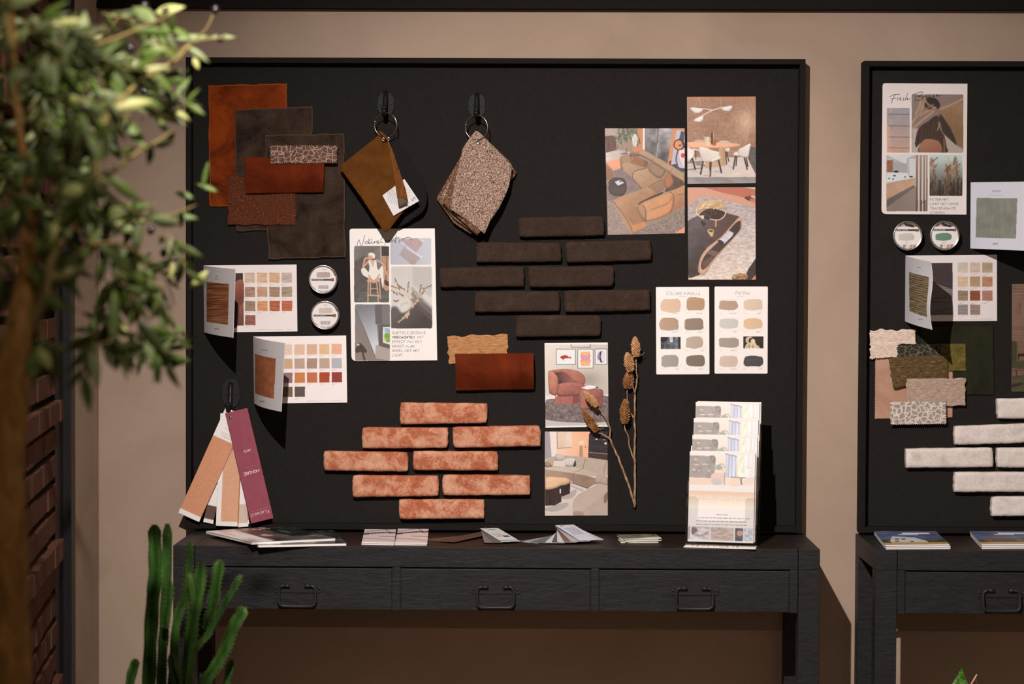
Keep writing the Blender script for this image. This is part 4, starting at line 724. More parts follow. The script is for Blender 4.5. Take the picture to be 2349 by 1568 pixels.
# ------------------------------------------------------------------ desks
YF = -.31
railm = mat('brown_raw_wood', (.24,.18,.135,1), .85, .1)
def desk(label, xl, xr):
    t = thing('console_desk', label, 'desk', ((xl+xr)/2, YF/2, 0)); lw = .0495; tz = .0478; zb = ZD-.149
    for x in (xl, xr-lw):
        b = MB(); b.box((x, YF, 0), (x+lw, YF+lw, ZD-lw)); b.build('leg', blackwood, t, bevel=.0015)
        b = MB(); b.box((x, -.004-lw, 0), (x+lw, -.004, ZD-lw)); b.build('leg', blackwood, t, bevel=.0015)
        b = MB(); b.box((x, YF, ZD-lw+.0003), (x+lw, -.004, ZD)); b.build('side_rail', blackwood, t, bevel=.0015)
    b = MB(); b.box((xl+lw+.0012, YF, ZD-tz), (xr-lw-.0012, -.004, ZD)); b.build('tabletop', [topwood], t, bevel=.0012)
    o = t.children[-1]; me = o.data; me.materials.append(blackwood)
    for p in me.polygons:
        if p.normal.y < -.9: p.material_index = 1
    a0, a1 = xl+lw+.0012, xr-lw-.0012; st = .0175; dw = (a1-a0-4*st-.004)/3; b = MB(); x = a0
    for i in range(4): b.box((x, YF+.001, zb), (x+st, YF+.03, ZD-tz-.0005)); b.box((x-.0032 if i else x, YF+.005, zb+.0003), (x+st+.0032 if i < 3 else x+st, YF+.0225, ZD-tz-.0007)); x += st+dw+.00133  # second box: hidden filler that stops light leaking beside the drawers
    b.box((a0, YF+.0301, zb+.0002), (a1, YF+.038, ZD-tz-.0005)); b.box((a0+.001, YF+.0225, zb+.0004), (a1-.001, YF+.0299, ZD-tz-.0006)); b.box((a0, YF+.038, zb), (a0+.012, -.03, ZD-tz-.0005)); b.box((a1-.012, YF+.038, zb), (a1, -.03, ZD-tz-.0005)); b.build('apron', blackwood, t, bevel=.001)  # first two boxes: unseen backing added to block light through drawer gaps
    b = MB(); b.box((a0, -.029, P(1200, 1441, -.029).z), (a1, -.005, ZD-tz-.0005)); b.build('back_rail', railm, t)
    for i in range(3):
        x = a0+st+i*(st+dw+.00133)+.002; X1 = x+dw-.003; zz0, zz1 = zb+.001, ZD-tz-.0035
        b = MB(); b.box((x, YF+.002, zz0), (X1, YF+.022, zz1))
        d = b.build('drawer', blackwood, t, bevel=.0015)
        cx = (x+X1)/2; cz = zz1-.047; b = MB(); pw = .0575; pl = []
        for sx, sz in ((-1,-1),(-1,1),(1,1),(1,-1)):
            for k in range(3):
                a = {(-1,-1):(270,225,180),(-1,1):(180,135,90),(1,1):(90,45,0),(1,-1):(0,-45,-90)}[(sx,sz)][k]; pl.append((cx+sx*(pw-.006)+.006*math.cos(math.radians(a)), YF+.0018, cz+sz*.0045+.006*math.sin(math.radians(a))))
        b.prism(pl, (0,-.002,0))
        for s in (-1, 1):
            b.lathe([(0,0),(.0035,0),(.003,.0015),(0,.002)], (cx+s*.051, YF-.0002, cz), (0,-1,0), 12)
            b.tube([(cx+s*.017, YF-.004, cz+.006), (cx+s*.031, YF-.004, cz+.006)], .0042, 10); b.box((cx+s*.024-.007, YF-.004, cz+.001), (cx+s*.024+.007, YF-.0002, cz+.009))
        pth = []
        for q in ((-.028,.006),(-.036,.006),(-.0405,.002),(-.0425,-.006),(-.0425,-.03),(-.040,-.037),(-.033,-.0405),(0,-.041),(.033,-.0405),(.040,-.037),(.0425,-.03),(.0425,-.006),(.0405,.002),(.036,.006),(.028,.006)): pth.append((cx+q[0], YF-.005-(.004 if q[1] < -.01 else 0), cz+q[1]))
        b.tube(pth, .0033, 10); b.build('handle', iron, d)
    return t
xr = P(1881, 1300, YF).x; xl = P(397, 1300, YF).x
desk('black stained wooden console desk with three drawers under the middle board', xl, xr)
x2 = P(2009, 1300, YF).x; desk('black stained wooden console desk at the right edge of the photo', x2, x2+(xr-xl))
# ------------------------------------------------------------------ brick slips
def brickmat(name, c):
    m = mat(name, rough=.92, spec=.1); v = coords(m, (1,1,1), rand=9.0); n1 = noise(m, v, 24, 9, .74, .35); n2 = noise(m, v, 150, 4, .7)
    base(m, mixc(m, .25, ramp(m, n1, c), ramp(m, n2, [(.3, tuple(x*.55 for x in c[0][1][:3])+(1,)), (.75, c[-1][1])]))); bump(m, n2, .35, .002); return m
dark_b = brickmat('dark_brown_clay', [(.3, (.028,.019,.014,1)), (.55, (.043,.030,.023,1)), (.76, (.085,.052,.036,1))])
red_b = brickmat('lime_washed_red_clay', [(.36, (.34,.082,.034,1)), (.465, (.45,.135,.062,1)), (.51, (.57,.27,.165,1)), (.64, (.72,.43,.30,1))])
white_b = brickmat('white_washed_clay', [(.25, (.42,.39,.37,1)), (.45, (.72,.69,.66,1)), (.7, (.84,.81,.78,1))])
def slip(c, label, group, mt, seed, T=.021):
    TL, TR, BR, BL = [Vector(x) for x in c]; nx, ny = 44, 12; V = []; Fc = []; r = random.Random(seed)
    rc = [r.uniform(.1, .5) for _ in range(4)]
    for j in range(ny+1):
        for i in range(nx+1):
            u, v = i/nx, j/ny; p = (TL*(1-u)+TR*u)*(1-v)+(BL*(1-u)+BR*u)*v
            ex = min(u, 1-u)*nx; ey = min(v, 1-v)*ny; edge = max(0, 1-min(ex, ey)/1.2)
            k = (0 if u < .5 else 1)+(0 if v < .5 else 2); cr = max(0, 1-math.hypot(min(ex, 3)/3, min(ey, 3)/3))*rc[k]*6
            x = p.x+(1 if u < .5 else -1)*cr*(1 if ex < 3 else 0); y = p.y+(1 if v < .5 else -1)*cr*.5
            wx = mnoise.noise(Vector((v*5+seed, seed*3.1, 0)))*1.3 if ex < 1 else 0
            wy = (mnoise.noise(Vector((u*7+seed, seed*1.7, 4 if v > .5 else 0)))*.9+mnoise.noise(Vector((u*28, seed, 2)))*.9*(1 if v > .5 else .3)) if ey < 1 else 0
            dep = T-edge*.0035-.0012*mnoise.noise(Vector((u*8+seed, v*2.5, 1)))-.0007*mnoise.noise(Vector((u*40, v*10, seed)))
            V.append(tuple(P(x+wx, y+wy, -.0205-dep)))
    for j in range(ny):
        for i in range(nx): a = j*(nx+1)+i; Fc.append((a, a+nx+1, a+nx+2, a+1))
    ring = [i for i in range(nx+1)]+[(j+1)*(nx+1)-1 for j in range(1, ny+1)]+[ny*(nx+1)+i for i in range(nx-1, -1, -1)]+[j*(nx+1) for j in range(ny-1, 0, -1)]
    n = len(V)
    for a in ring: V.append((V[a][0], -.0203, V[a][2]))
    m = len(ring)
    for k in range(m): a, b_ = ring[k], ring[(k+1) % m]; Fc.append((a, b_, n+(k+1) % m, n+k))
    Fc.append(tuple(n+k for k in range(m)))
    me = bpy.data.meshes.new('brick_slip'); me.from_pydata(V, [], Fc); me.materials.append(mt); me.polygons.foreach_set('use_smooth', [len(f) == 4 and max(f) < n for f in Fc])
    o = link_mesh('brick_slip', me, None, V); tag(o, label, 'brick slip', group)
    bm = bmesh.new(); bm.from_mesh(me); bmesh.ops.recalc_face_normals(bm, faces=bm.faces); bm.to_mesh(me); bm.free(); return o
G = 'dark brown brick slips on the middle board'
for k, (c, l) in enumerate([
 ([(1188,499),(1385,495),(1387,540),(1190,544)], 'dark brown brick slip alone in the top row, beside the sofa picture'),
 ([(1092,555),(1287,556),(1288,600),(1092,602)], 'dark brown brick slip, left one of the second row'),
 ([(1298,554),(1493,550),(1495,597),(1298,602)], 'dark brown brick slip, right one of the second row with crumbs on top'),
 ([(1007,614),(1202,611),(1203,657),(1009,659)], 'dark brown brick slip, left one of the widest middle row, beside the tall card'),
 ([(1211,611),(1409,610),(1408,657),(1213,659)], 'dark brown brick slip, right one of the widest middle row, with a small dark pit'),
 ([(1089,668),(1284,668),(1284,714),(1087,716)], 'dark brown brick slip, left one of the fourth row'),
 ([(1294,666),(1491,664),(1492,712),(1295,716)], 'dark brown brick slip with chipped lower edge, right one of the fourth row'),
 ([(1183,723),(1379,722),(1378,770),(1183,773)], 'dark brown brick slip with a notched right end, alone in the bottom row')]): slip(c, l, G, dark_b, k+1)
G = 'red brick slips on the middle board'
for k, (c, l) in enumerate([
 ([(918,923),(1119,925),(1117,970),(917,973)], 'lime streaked red brick slip alone in the top row of the red bricks'),
 ([(830,980),(1028,981),(1028,1027),(831,1028)], 'cracked lime streaked red brick slip, left one of the second row'),
 ([(1037,979),(1240,976),(1240,1023),(1040,1027)], 'pale lime washed red brick slip, right one of the second row'),
 ([(742,1034),(936,1037),(937,1081),(743,1079)], 'red brick slip at the far left end of the widest row of red bricks'),
 ([(947,1034),(1142,1035),(1143,1079),(947,1078)], 'red brick slip with a greyish left end, right one of the widest row'),
 ([(808,1090),(1006,1091),(1007,1137),(809,1140)], 'red brick slip with chalky patches, left one of the fourth row'),
 ([(1015,1089),(1217,1090),(1216,1135),(1015,1136)], 'red brick slip with a peeling lower edge, right one of the fourth row'),
 ([(915,1145),(1111,1146),(1111,1189),(916,1190)], 'red brick slip alone in the bottom row of the red bricks')]): slip(c, l, G, red_b, k+21)
G = 'white brick slips on the right board'
for k, (c, l) in enumerate([
 ([(2287,914),(2484,912),(2484,959),(2289,960)], 'white washed brick slip in the top row, at the right edge of the photo'),
 ([(2189,977),(2385,970),(2385,1014),(2190,1020)], 'white washed brick slip in the second row of the white bricks'),
 ([(2078,1029),(2278,1026),(2279,1071),(2078,1073)], 'white washed brick slip at the far left of the widest white row'),
 ([(2287,1027),(2484,1026),(2484,1072),(2287,1072)], 'white washed brick slip cut by the photo edge in the widest white row'),
 ([(2189,1083),(2386,1082),(2386,1128),(2189,1128)], 'white washed brick slip in the fourth row of the white bricks'),
 ([(2275,1139),(2470,1138),(2470,1182),(2274,1184)], 'white washed brick slip in the bottom row of the white bricks')]): slip(c, l, G, white_b, k+41)
# ------------------------------------------------------------------ fabrics
rust = velvet('rust_velvet', (.055,.008,.0015,1), (.235,.042,.005,1), 8, .04)
brown = velvet('dark_brown_velvet', (.015,.0095,.0065,1), (.052,.034,.024,1), 12, .05, (1,.8,.6,1))
rust2 = velvet('glossy_rust_velvet', (.075,.011,.0025,1), (.15,.024,.0045,1), 8, .15, (1,.35,.15,1))
glit = mat('rust_boucle', rough=.8, spec=.3); v = coords(glit); n1 = noise(glit, v, 420, 3, .8); base(glit, ramp(glit, n1, [(.38, (.030,.009,.004,1)), (.56, (.11,.026,.007,1)), (.70, (.55,.16,.04,1))])); bump(glit, n1, .8, .002)
gir = cells('giraffe_weave_brown', (.07,.035,.025,1), (.52,.36,.28,1), 78, .06)
hem1 = weave('orange_overlock_hem', [(.35, (.12,.022,.004,1)), (.65, (.42,.11,.02,1))], (400,1,400)); hem2 = weave('brown_overlock_hem', [(.35, (.03,.018,.012,1)), (.65, (.14,.08,.05,1))], (400,1,400))
cloth('fabric_swatch', 'large rust orange velvet swatch at the back of the top left cluster', [(478,196),(658,191),(659,470),(481,474)], rust, -.0225, wob=3, seed=2, hem=hem1)
cloth('fabric_swatch', 'dark brown velvet swatch lying over the rust orange velvet, upper one of two', [(538,251),(717,244),(719,524),(543,530)], brown, -.0245, wob=3, seed=3, hem=hem2)
cloth('fabric_swatch', 'dark brown velvet swatch, lower one of two, reaching down above the paint tins', [(608,309),(790,307),(792,590),(615,594)], brown, -.0265, wob=3, seed=4, hem=hem2)
bul = lambda a: (lambda u, v: a*(math.sin(PI*(.12+.80*v))**1.2)+.002*math.sin(u*9))
cloth('fabric_swatch', 'sparkly rust brown boucle swatch at the lower left of the top left cluster', [(523,405),(677,408),(678,516),(522,515)], glit, -.0290, wob=3, seed=5, thick=.004)
cloth('fabric_swatch', 'shiny rust velvet swatch with a rolled lower edge under the giraffe patterned strip', [(561,359),(745,362),(743,441),(563,444)], rust2, -.031, bul(.022), (1,1,0,0), seed=6)
cloth('fabric_swatch', 'narrow brown and white giraffe patterned fabric strip with pinked edges', [(618,332),(775,332),(774,375),(620,376)], gir, -.049, None, (1,1,1,1), amp=3, wob=1, seed=7)
tan = weave('tan_slub_weave', [(.3, (.22,.085,.03,1)), (.5, (.45,.23,.10,1)), (.7, (.62,.36,.18,1))], (60,1,420), 1, .6)
cloth('fabric_swatch', 'tan slub weave swatch partly behind the pinked rust velvet one', [(1026,771),(1165,766),(1165,833),(1030,835)], tan, -.0225, wob=4, seed=8)
cloth('fabric_swatch', 'pinked shiny rust velvet swatch below the dark bricks', [(1043,810),(1225,808),(1226,893),(1045,896)], rust2, -.026, bul(.030), (1,1,0,1), seed=9)
# right board
crm = weave('cream_slub_weave', [(.3, (.46,.36,.29,1)), (.55, (.72,.62,.54,1)), (.7, (.82,.74,.68,1))], (90,1,300), 1, .8)
pnk = velvet('pale_pink_velvet', (.38,.225,.16,1), (.50,.31,.225,1), 9, .1)
olv = weave('olive_slub_weave', [(.3, (.035,.022,.009,1)), (.55, (.115,.080,.032,1)), (.7, (.26,.20,.12,1))], (70,1,330), 1, .8)
gry = weave('grey_beige_slub_weave', [(.3, (.24,.175,.135,1)), (.55, (.44,.35,.28,1)), (.7, (.62,.53,.46,1))], (80,1,380), 1, .8)
gwh = cells('white_giraffe_weave', (.30,.26,.215,1), (.78,.74,.70,1), 80, .10); ggr = cells('dark_green_giraffe_weave', (.018,.017,.008,1), (.17,.17,.13,1), 72, .05)
ol2 = weave('olive_green_weave', [(.3, (.06,.05,.012,1)), (.6, (.15,.125,.035,1)), (.8, (.35,.31,.16,1))], (40,1,90), 1, .6)
dgv = velvet('dark_green_velvet', (.015,.016,.009,1), (.025,.026,.014,1), 9, .03, (.8,1,.6,1))
cloth('fabric_swatch', 'very dark green velvet swatch, hardly visible on the right board', [(2112,748),(2279,748),(2281,906),(2115,906)], dgv, -.0222, wob=2, seed=11, zig=(1,1,1,0), amp=1.2)
cloth('fabric_swatch', 'pale pink suede-like swatch with pinked edges behind the others on the right board', [(2007,800),(2187,800),(2186,958),(2006,961)], pnk, -.0222, None, (1,1,1,1), seed=12)
cloth('fabric_swatch', 'olive green swatch end sticking out to the right beside the dark velvet', [(2150,787),(2216,787),(2217,851),(2150,851)], ol2, -.0240, None, (1,1,0,0), seed=13)
cloth('fabric_swatch', 'dark green giraffe patterned fabric strip under the cream swatch corner', [(2058,789),(2158,787),(2158,826),(2060,828)], ggr, -.0255, None, (1,0,0,1), seed=14)
cloth('fabric_swatch', 'olive brown slub weave swatch with a rolled lower left corner', [(2038,820),(2174,814),(2175,868),(2050,890)], olv, -.028, lambda u, v: .006*v*(1-u), seed=15, wob=4, thick=.004)
cloth('fabric_swatch', 'cream white slub weave swatch at the top left of the right board cluster', [(1995,757),(2101,755),(2101,789),(1996,789)], crm, -.0300, None, (0,1,0,0), seed=16, wob=5)
cloth('fabric_swatch', 'cream white slub weave swatch piece hanging below the other cream one', [(1996,786),(2059,785),(2060,820),(1996,823)], crm, -.0302, None, (0,1,1,0), seed=17, wob=4)
cloth('fabric_swatch', 'grey beige slub weave swatch overlapping the pink one on the right board', [(2079,868),(2215,867),(2214,931),(2080,930)], gry, -.0325, seed=18, wob=3, thick=.003, zig=(0,0,1,0), amp=1.5)
cloth('fabric_swatch', 'white and grey giraffe patterned swatch with pinked edges at the bottom of the right cluster', [(2041,920),(2171,919),(2172,973),(2042,975)], gwh, -.0365, None, (1,1,1,1), seed=19, amp=2.6)
# ------------------------------------------------------------------ wall hooks
platem = mat('dark_plastic_plate', (.018,.019,.020,1), .6, .15)
def hook(label, x, y, w, h, double=False):
    c = P(x, y, -.0205); k = DIST/F; t = thing('wall_hook', label, 'hook', (c.x, -.0205, c.z-h*k/2), 'black coat hooks on the middle board'); b = MB(); ol = []
    for i in range(28):
        a = 2*PI*i/28; e = 2.6; ca, sa = math.cos(a), math.sin(a); ol.append((c.x+w/2*k*math.copysign(abs(ca)**(2/e), ca), -.0205, c.z+h/2*k*math.copysign(abs(sa)**(2/e), sa)))
    b.prism(ol, (0,-.0035,0)); b.build('back_plate', platem, t, bevel=.0012)
    for s in (-1, 1): b = MB(); b.lathe([(0,0),(.0036,0),(.0030,.0018),(.0008,.0022),(0,.0012)], (c.x+s*w*k*.31, -.024, c.z), (0,-1,0), 14); b.build('screw', iron, t)
    pr = [(0,-.024,.026),(0,-.029,.024),(0,-.033,.012),(0,-.037,-.004),(0,-.044,-.018),(0,-.054,-.028),(0,-.064,-.030),(0,-.072,-.025),(0,-.076,-.017)] if not double else [(0,-.024,.024),(0,-.030,.02),(0,-.033,.0),(0,-.036,-.02),(0,-.044,-.034),(0,-.054,-.040),(0,-.064,-.037),(0,-.070,-.028)]
    b = MB(); b.tube([(c.x+q[0], q[1], c.z+q[2]) for q in pr], [.006]*(len(pr)-2)+[.0065, .005], 12); b.lathe([(0,0),(.005,.001),(.0072,.006),(.005,.011),(0,.012)], (c.x, pr[-1][1], c.z+pr[-1][2]-.004), (0,0,1), 14); b.build('prong', plastic, t); return c
h1 = hook('black oval wall hook carrying the brown velvet sample book', 885, 238, 39, 52)
h2 = hook('black oval wall hook carrying the grey speckled sample book', 1094, 242, 40, 54)
h3 = hook('black oval wall hook low on the left carrying the paper strip fan', 530, 902, 41, 66, True)
# ------------------------------------------------------------------ hanging sample books
def sheet(name, pts, ys, mt, parent, thick=.0012, sub=0):
    """pts in photo pixels with their own distance ys from the wall"""
    b = MB(); a = [P(p[0], p[1], y) for p, y in zip(pts, ys)]; b.prism(a, (0, thick, 0)); o = b.build(name, mt, parent); return o
def plane_sheet(name, pts, fn, mt, parent, thick=.0012, n=26, label=None):
    """polygon sheet filled with a fine grid so that it can bend: fn(x,y) -> Y"""
    xs = [p[0] for p in pts]; ys = [p[1] for p in pts]; bm = bmesh.new(); vs = [bm.verts.new((p[0], p[1], 0)) for p in pts]; bm.faces.new(vs)
    for ax, lo, hi in ((0, min(xs), max(xs)), (1, min(ys), max(ys))):
        for i in range(1, n):
            c_ = lo+(hi-lo)*i/n; co = (c_,0,0) if ax == 0 else (0,c_,0); no = (1,0,0) if ax == 0 else (0,1,0)
            bmesh.ops.bisect_plane(bm, geom=bm.verts[:]+bm.edges[:]+bm.faces[:], plane_co=co, plane_no=no, dist=1e-4)
    bm.verts.index_update(); V = [tuple(P(v.co.x, v.co.y, fn(v.co.x, v.co.y))) for v in bm.verts]; Fc = [[v.index for v in f.verts] for f in bm.faces]; bm.free()
    if Vector(V[Fc[0][1]]) is not None:
        f = Fc[0]; nn = (Vector(V[f[1]])-Vector(V[f[0]])).cross(Vector(V[f[2]])-Vector(V[f[0]]))
        if nn.y > 0: Fc = [f[::-1] for f in Fc]
    me = bpy.data.meshes.new(name); me.from_pydata(V, [], Fc); me.materials.append(mt); me.polygons.foreach_set('use_smooth', [True]*len(Fc)); o = link_mesh(name, me, parent, V)
    md = o.modifiers.new('thickness', 'SOLIDIFY'); md.thickness = thick; md.offset = -1
    if label: o['label'] = label
    return o
def cr(t, ox, oy, s): return [(ox+a/s, oy+b/s) for a, b in pts_(t)]
def ring(x, y, rx, ry, Y, parent):
    b = MB(); p = []
    for i in range(37):
        a = 2*PI*i/36; p.append(P(x+rx*math.cos(a), y+ry*math.sin(a), Y-.006*math.cos(a)))
    b.tube(p, .0011, 8, cap=False); q = P(x-rx*.93, y-ry*.35, Y+.005); q2 = P(x-rx*.99, y-ry*.05, Y+.006); b.tube([q, q2], .0022, 8); b.build('ring', chrome, parent)
mus = velvet('mustard_brown_velvet', (.085,.031,.0045,1), (.125,.047,.008,1), 20, .05, (1,.7,.4,1)); mus2 = weave('mustard_ribbed_back', [(.3, (.07,.022,.004,1)), (.6, (.20,.08,.02,1)), (.75, (.34,.15,.05,1))], (420,1,60), 1, .6)
c2_ = (760, 180, 3.563)
t1 = thing('fabric_sample_book', 'mustard brown velvet sample book with a white label, hanging on a metal ring', 'sample book', P(884, 527, -.08))
ring(884.5, 286, 25.5, 28, -.069, t1)
kf = velvet('black_backing_card', (.011,.011,.0115,1), (.014,.014,.0145,1), 6, .0)
plane_sheet('backing_sheet', smooth_(cr('480,430 520,470 610,600 690,740 760,850 780,930 780,1010 745,1090 660,1150 600,1190 520,1210 430,1010 420,700', *c2_), True, 3), lambda x, y: -.040-.012*math.exp(-((x-975)/40)**2), kf, t1, .002, 18, 'black backing sheet')
plane_sheet('velvet_sheet', cr('400,432 420,436 450,478 470,520 530,680 590,860 622,1010 612,1060 560,1120 458,1255 430,1255 250,980 75,738 68,714 365,482 392,440', *c2_), lambda x, y: -.060-.024*(y-300)/230, mus, t1, .0022, 18)
lab = Im('417,955 597,820 718,1000 508,1122', (760,180), 3.563, 1.5, (206,196,192))
for k in range(5): lab.l((120,112,116), 4, [(462+k*10, 925-k*8),(470+k*22, 1010+k*8)], 0, al=.6)
for k in range(3): lab.l((130,122,126), 3, [(606+k*2,910+k*20),(650,912+k*24)], al=.7)
lab.l((90,86,100), 5, '655,985 668,1000 672,970 690,985', 1).l((90,86,100), 5, '610,1050 620,1040 640,1045', 1).b(.6)
lq = lab.corners(); lab.build('paper_label', paper, quad_surf([P(*lq[0], -.0805), P(*lq[1], -.079), P(*lq[2], -.083), P(*lq[3], -.0855)]), parent=t1)
plane_sheet('folded_sheet', cr('392,440 400,428 440,462 462,500 500,580 560,760 605,900 624,1000 600,985 570,975 545,978 538,960 520,830 485,660 455,500', *c2_), lambda x, y: -.083-.022*(y-300)/230-.004*math.sin((x-885)/8), mus2, t1, .002, 16)
plane_sheet('folded_sheet', smooth_(cr('545,980 575,975 608,992 622,1012 590,1030 555,1045 546,1030', *c2_), True, 3), lambda x, y: -.098, mat('grey_backing', A(92,72,56), .8), t1, .001, 4)
for x, y in ((427,496),(468,494)):
    b = MB(); b.lathe([(.0022,0),(.0042,0),(.0042,.0012),(.0030,.0018),(.0022,.001)], P(760+x/3.563, 180+y/3.563, -.074 if x < 440 else -.085), (0,-1,0), 18); b.build('eyelet', chrome, t1)
spk = mat('grey_speckled_tweed', rough=.95, spec=.1); v = coords(spk); n1 = noise(spk, v, 330, 3, .85); base(spk, ramp(spk, n1, [(.36, (.035,.022,.016,1)), (.46, (.20,.13,.10,1)), (.56, (.42,.31,.25,1)), (.68, (.74,.63,.55,1))])); bump(spk, n1, .5, .001)
spb = mat('brown_speckled_tweed', rough=.95, spec=.1); v = coords(spb); n1 = noise(spb, v, 330, 3, .8); base(spb, ramp(spb, n1, [(.36, (.03,.014,.008,1)), (.52, (.17,.085,.05,1)), (.68, (.48,.33,.24,1))])); bump(spb, n1, .5, .001)
t2 = thing('fabric_sample_book', 'grey speckled tweed sample book of several sheets hanging on a metal ring', 'sample book', P(1095, 535, -.07))
ring(1093, 292, 25.5, 28.5, -.069, t2)
g = lambda d: (lambda x, y: d-.012*(y-300)/230-.006*math.sin((x-1010)/60))
plane_sheet('tweed_sheet', cr('1180,430 1270,500 1400,620 1512,765 1500,800 1440,860 1380,1000 1300,1100 1140,1270 1000,1180 865,990 862,970', *c2_), g(-.028), spb, t2, .0016, 14)
plane_sheet('tweed_sheet', cr('1178,430 1270,510 1440,660 1470,700 1450,850 1400,1000 1330,1100 1190,1282 1000,1140 905,1020 900,960', *c2_), g(-.040), spk, t2, .0016, 14)
plane_sheet('tweed_sheet', cr('1176,430 1230,470 1430,650 1470,720 1440,900 1400,1000 1330,1110 1195,1278 960,1070 908,1010 1000,780 1090,560', *c2_), g(-.056), spb, t2, .0016, 14)
plane_sheet('tweed_sheet', cr('1176,428 1205,436 1265,492 1370,600 1478,715 1468,790 1452,880 1420,960 1370,1060 1300,1160 1253,1268 1100,1150 975,1068 985,980 1030,760 1075,570 1120,500', *c2_), lambda x, y: -.062-.012*(y-300)/230-.012*math.exp(-((x-1040)/14)**2)-.004*math.sin((x-1010)/40), spk, t2, .0018, 22)
b = MB(); b.lathe([(.0030,0),(.0060,0),(.0060,.0014),(.0042,.0022),(.0030,.001)], P(760+1196/3.563, 180+517/3.563, -.068), (0,-1,0), 20); b.build('eyelet', chrome, t2)
# ------------------------------------------------------------------ cards and pictures on the boards
def card(I, name, label, cat, mt=gloss, Y=-.0212, k=1.0, group=None, thick=.0006, surf=None): return tag(I.build(name, mt, surf, Y, thick=thick, k=k), label, cat, group)
card(art_sofa(), 'photo_card', 'photo card of a large tan corner sofa on a grey rug', 'picture', group='photo cards on the middle board')
card(art_dining(), 'photo_card', 'photo card of a dining table with cream chairs and white lamps, top right', 'picture', group='photo cards on the middle board')
card(art_coffee(), 'photo_card', 'photo card of a curved dark coffee table with a glass bowl', 'picture', group='photo cards on the middle board')
card(art_chair(), 'photo_card', 'photo card of a pink armchair and stool under framed fish and crab prints', 'picture', group='photo cards on the middle board')
card(art_living(), 'photo_card', 'photo card of a beige curved sofa with lamp and round wooden tables', 'picture', group='photo cards on the middle board')
card(art_green(), 'photo_card', 'photo card of a green armchair before patterned wallpaper, cut by the right edge', 'picture')
card(art_naturel(), 'mood_card', 'tall white mood card with the handwritten title Naturel prints and four pictures', 'card', paper, thick=.003, Y=-.0245)
card(art_fresh(), 'mood_card', 'tall white mood card with the handwritten title Fresh Breeze on the right board', 'card', paper, thick=.003, Y=-.0245)
card(art_colour(0), 'paint_card', 'white paint sample card titled Colore Argilla with brush strokes', 'card', paper, thick=.0015, group='paint sample cards')
card(art_colour(1), 'paint_card', 'white paint sample card titled Pietra with brush strokes', 'card', paper, thick=.0015, group='paint sample cards')
def folder(page, fl, label, dep, tl, bl, frt, frb, bulge=.01, wave=0):
    pc = page.corners() if page else tl
    t = thing('wallpaper_folder', label, 'brochure', P(*pc[3], -.0225), 'open wallpaper sample folders')
    if page: page.build('inner_page', paper, Y=-.0225, parent=t, thick=.0008)
    A0 = np.array(P(*tl, -.0232)); B0 = np.array(P(*bl, -.0232)); A1 = np.array(P(*frt, dep)); B1 = np.array(P(*frb, dep)); dr = (A1-A0)/np.linalg.norm(A1-A0); nn = np.array([-dr[1], dr[0], 0]); nn = nn if nn[0] < 0 else -nn
    def sf(U, V):
        p = (A0*(1-U)+A1*U)*(1-V)+(B0*(1-U)+B1*U)*V
        return p+nn*(bulge*np.sin(PI*U))+np.array([1, 0, 0])*wave*U*U*np.sin(2*PI*(V+.02))
    fl.build('cover_flap', paper, sf, parent=t, thick=.0008); return t
folder(page_a(), flap_a(), 'open white wallpaper folder with a red brown wood weave sample on its flap, upper one', -.2, (466.3,608.6), (468.3,762.4), (540,616.9), (534.8,774.5), .006)
folder(page_b(), flap_b(), 'open white wallpaper folder with an orange sample on its flap, lower one', -.2, (580.5,771.5), (582.9,925.4), (654,786.4), (645.3,944.2), .010)
folder(page_c(), flap_c(), 'open white wallpaper folder with a striped beige sample on its wavy flap, right board', -.2, (2076.8,585.9), (2075.6,737), (2134.5,600.3), (2137.8,756.1), .004, .004)
d_ = flap_d(); pg = Im('0,0 213,0 213,152 0,152', (2227,419), 1, .5, (226,212,206)); folder(pg, d_, 'white wallpaper folder with a grey green sample facing forward at the right edge', -.19, (2226.3,418.1), (2225.6,569.6), (2360,416.3), (2361,575.2), .002)
# ------------------------------------------------------------------ paint tins
tinm = mat('brushed_tin', (.62,.60,.59,1), .28, .5, .95)
def tin(label, x, y, rpx, kind, crop, cs, T=.026):
    c = P(x, y, -.0205-T); r = rpx*(DIST-.0205-T)/F; t = thing('paint_tin', label, 'tin', (c.x, -.0205, c.z-r), 'small round paint tins on the boards'); o = Vector((c.x, -.0206, c.z)); ax = (0,-1,0)
    b = MB(); b.lathe([(0,0),(r*.93,0),(r*.95,.002),(r*.95,T-.009)], o, ax, 56); b.build('can', tinm, t)
    b = MB(); b.lathe([(r*.965,T-.012),(r*.985,T-.011),(r*.985,T-.002),(r*.97,T),(r*.93,T),(r*.915,T-.0015),(r*.90,T-.002),(r*.3,T-.002),(0,T-.002)], o, ax, 56); b.build('lid', tinm, t)
    I = art_tin(kind, ((x-crop[0])*cs, (y-crop[1])*cs, rpx*cs*.885), crop, cs); I.build('label', gloss, Y=-.0205-T+.0012, parent=t, thick=.0003)
tin('round paint tin with a grey beige smear label, upper one beside the folder', 741, 640.5, 33.5, (0,(172,154,140)), (700,600), 9.5)
tin('round paint tin with a pale pinkish smear label, lower one beside the tall card', 745.5, 722.5, 33.5, (0,(200,176,160)), (700,600), 9.5)
tin('round paint tin with a pale grey smear on the right board', 2082.5, 540.5, 34, (1,(198,184,174)), (2040,500), 6.032)
tin('round paint tin with a green smear on the right board', 2167.5, 540, 34, (1,(104,132,108)), (2040,500), 6.032)
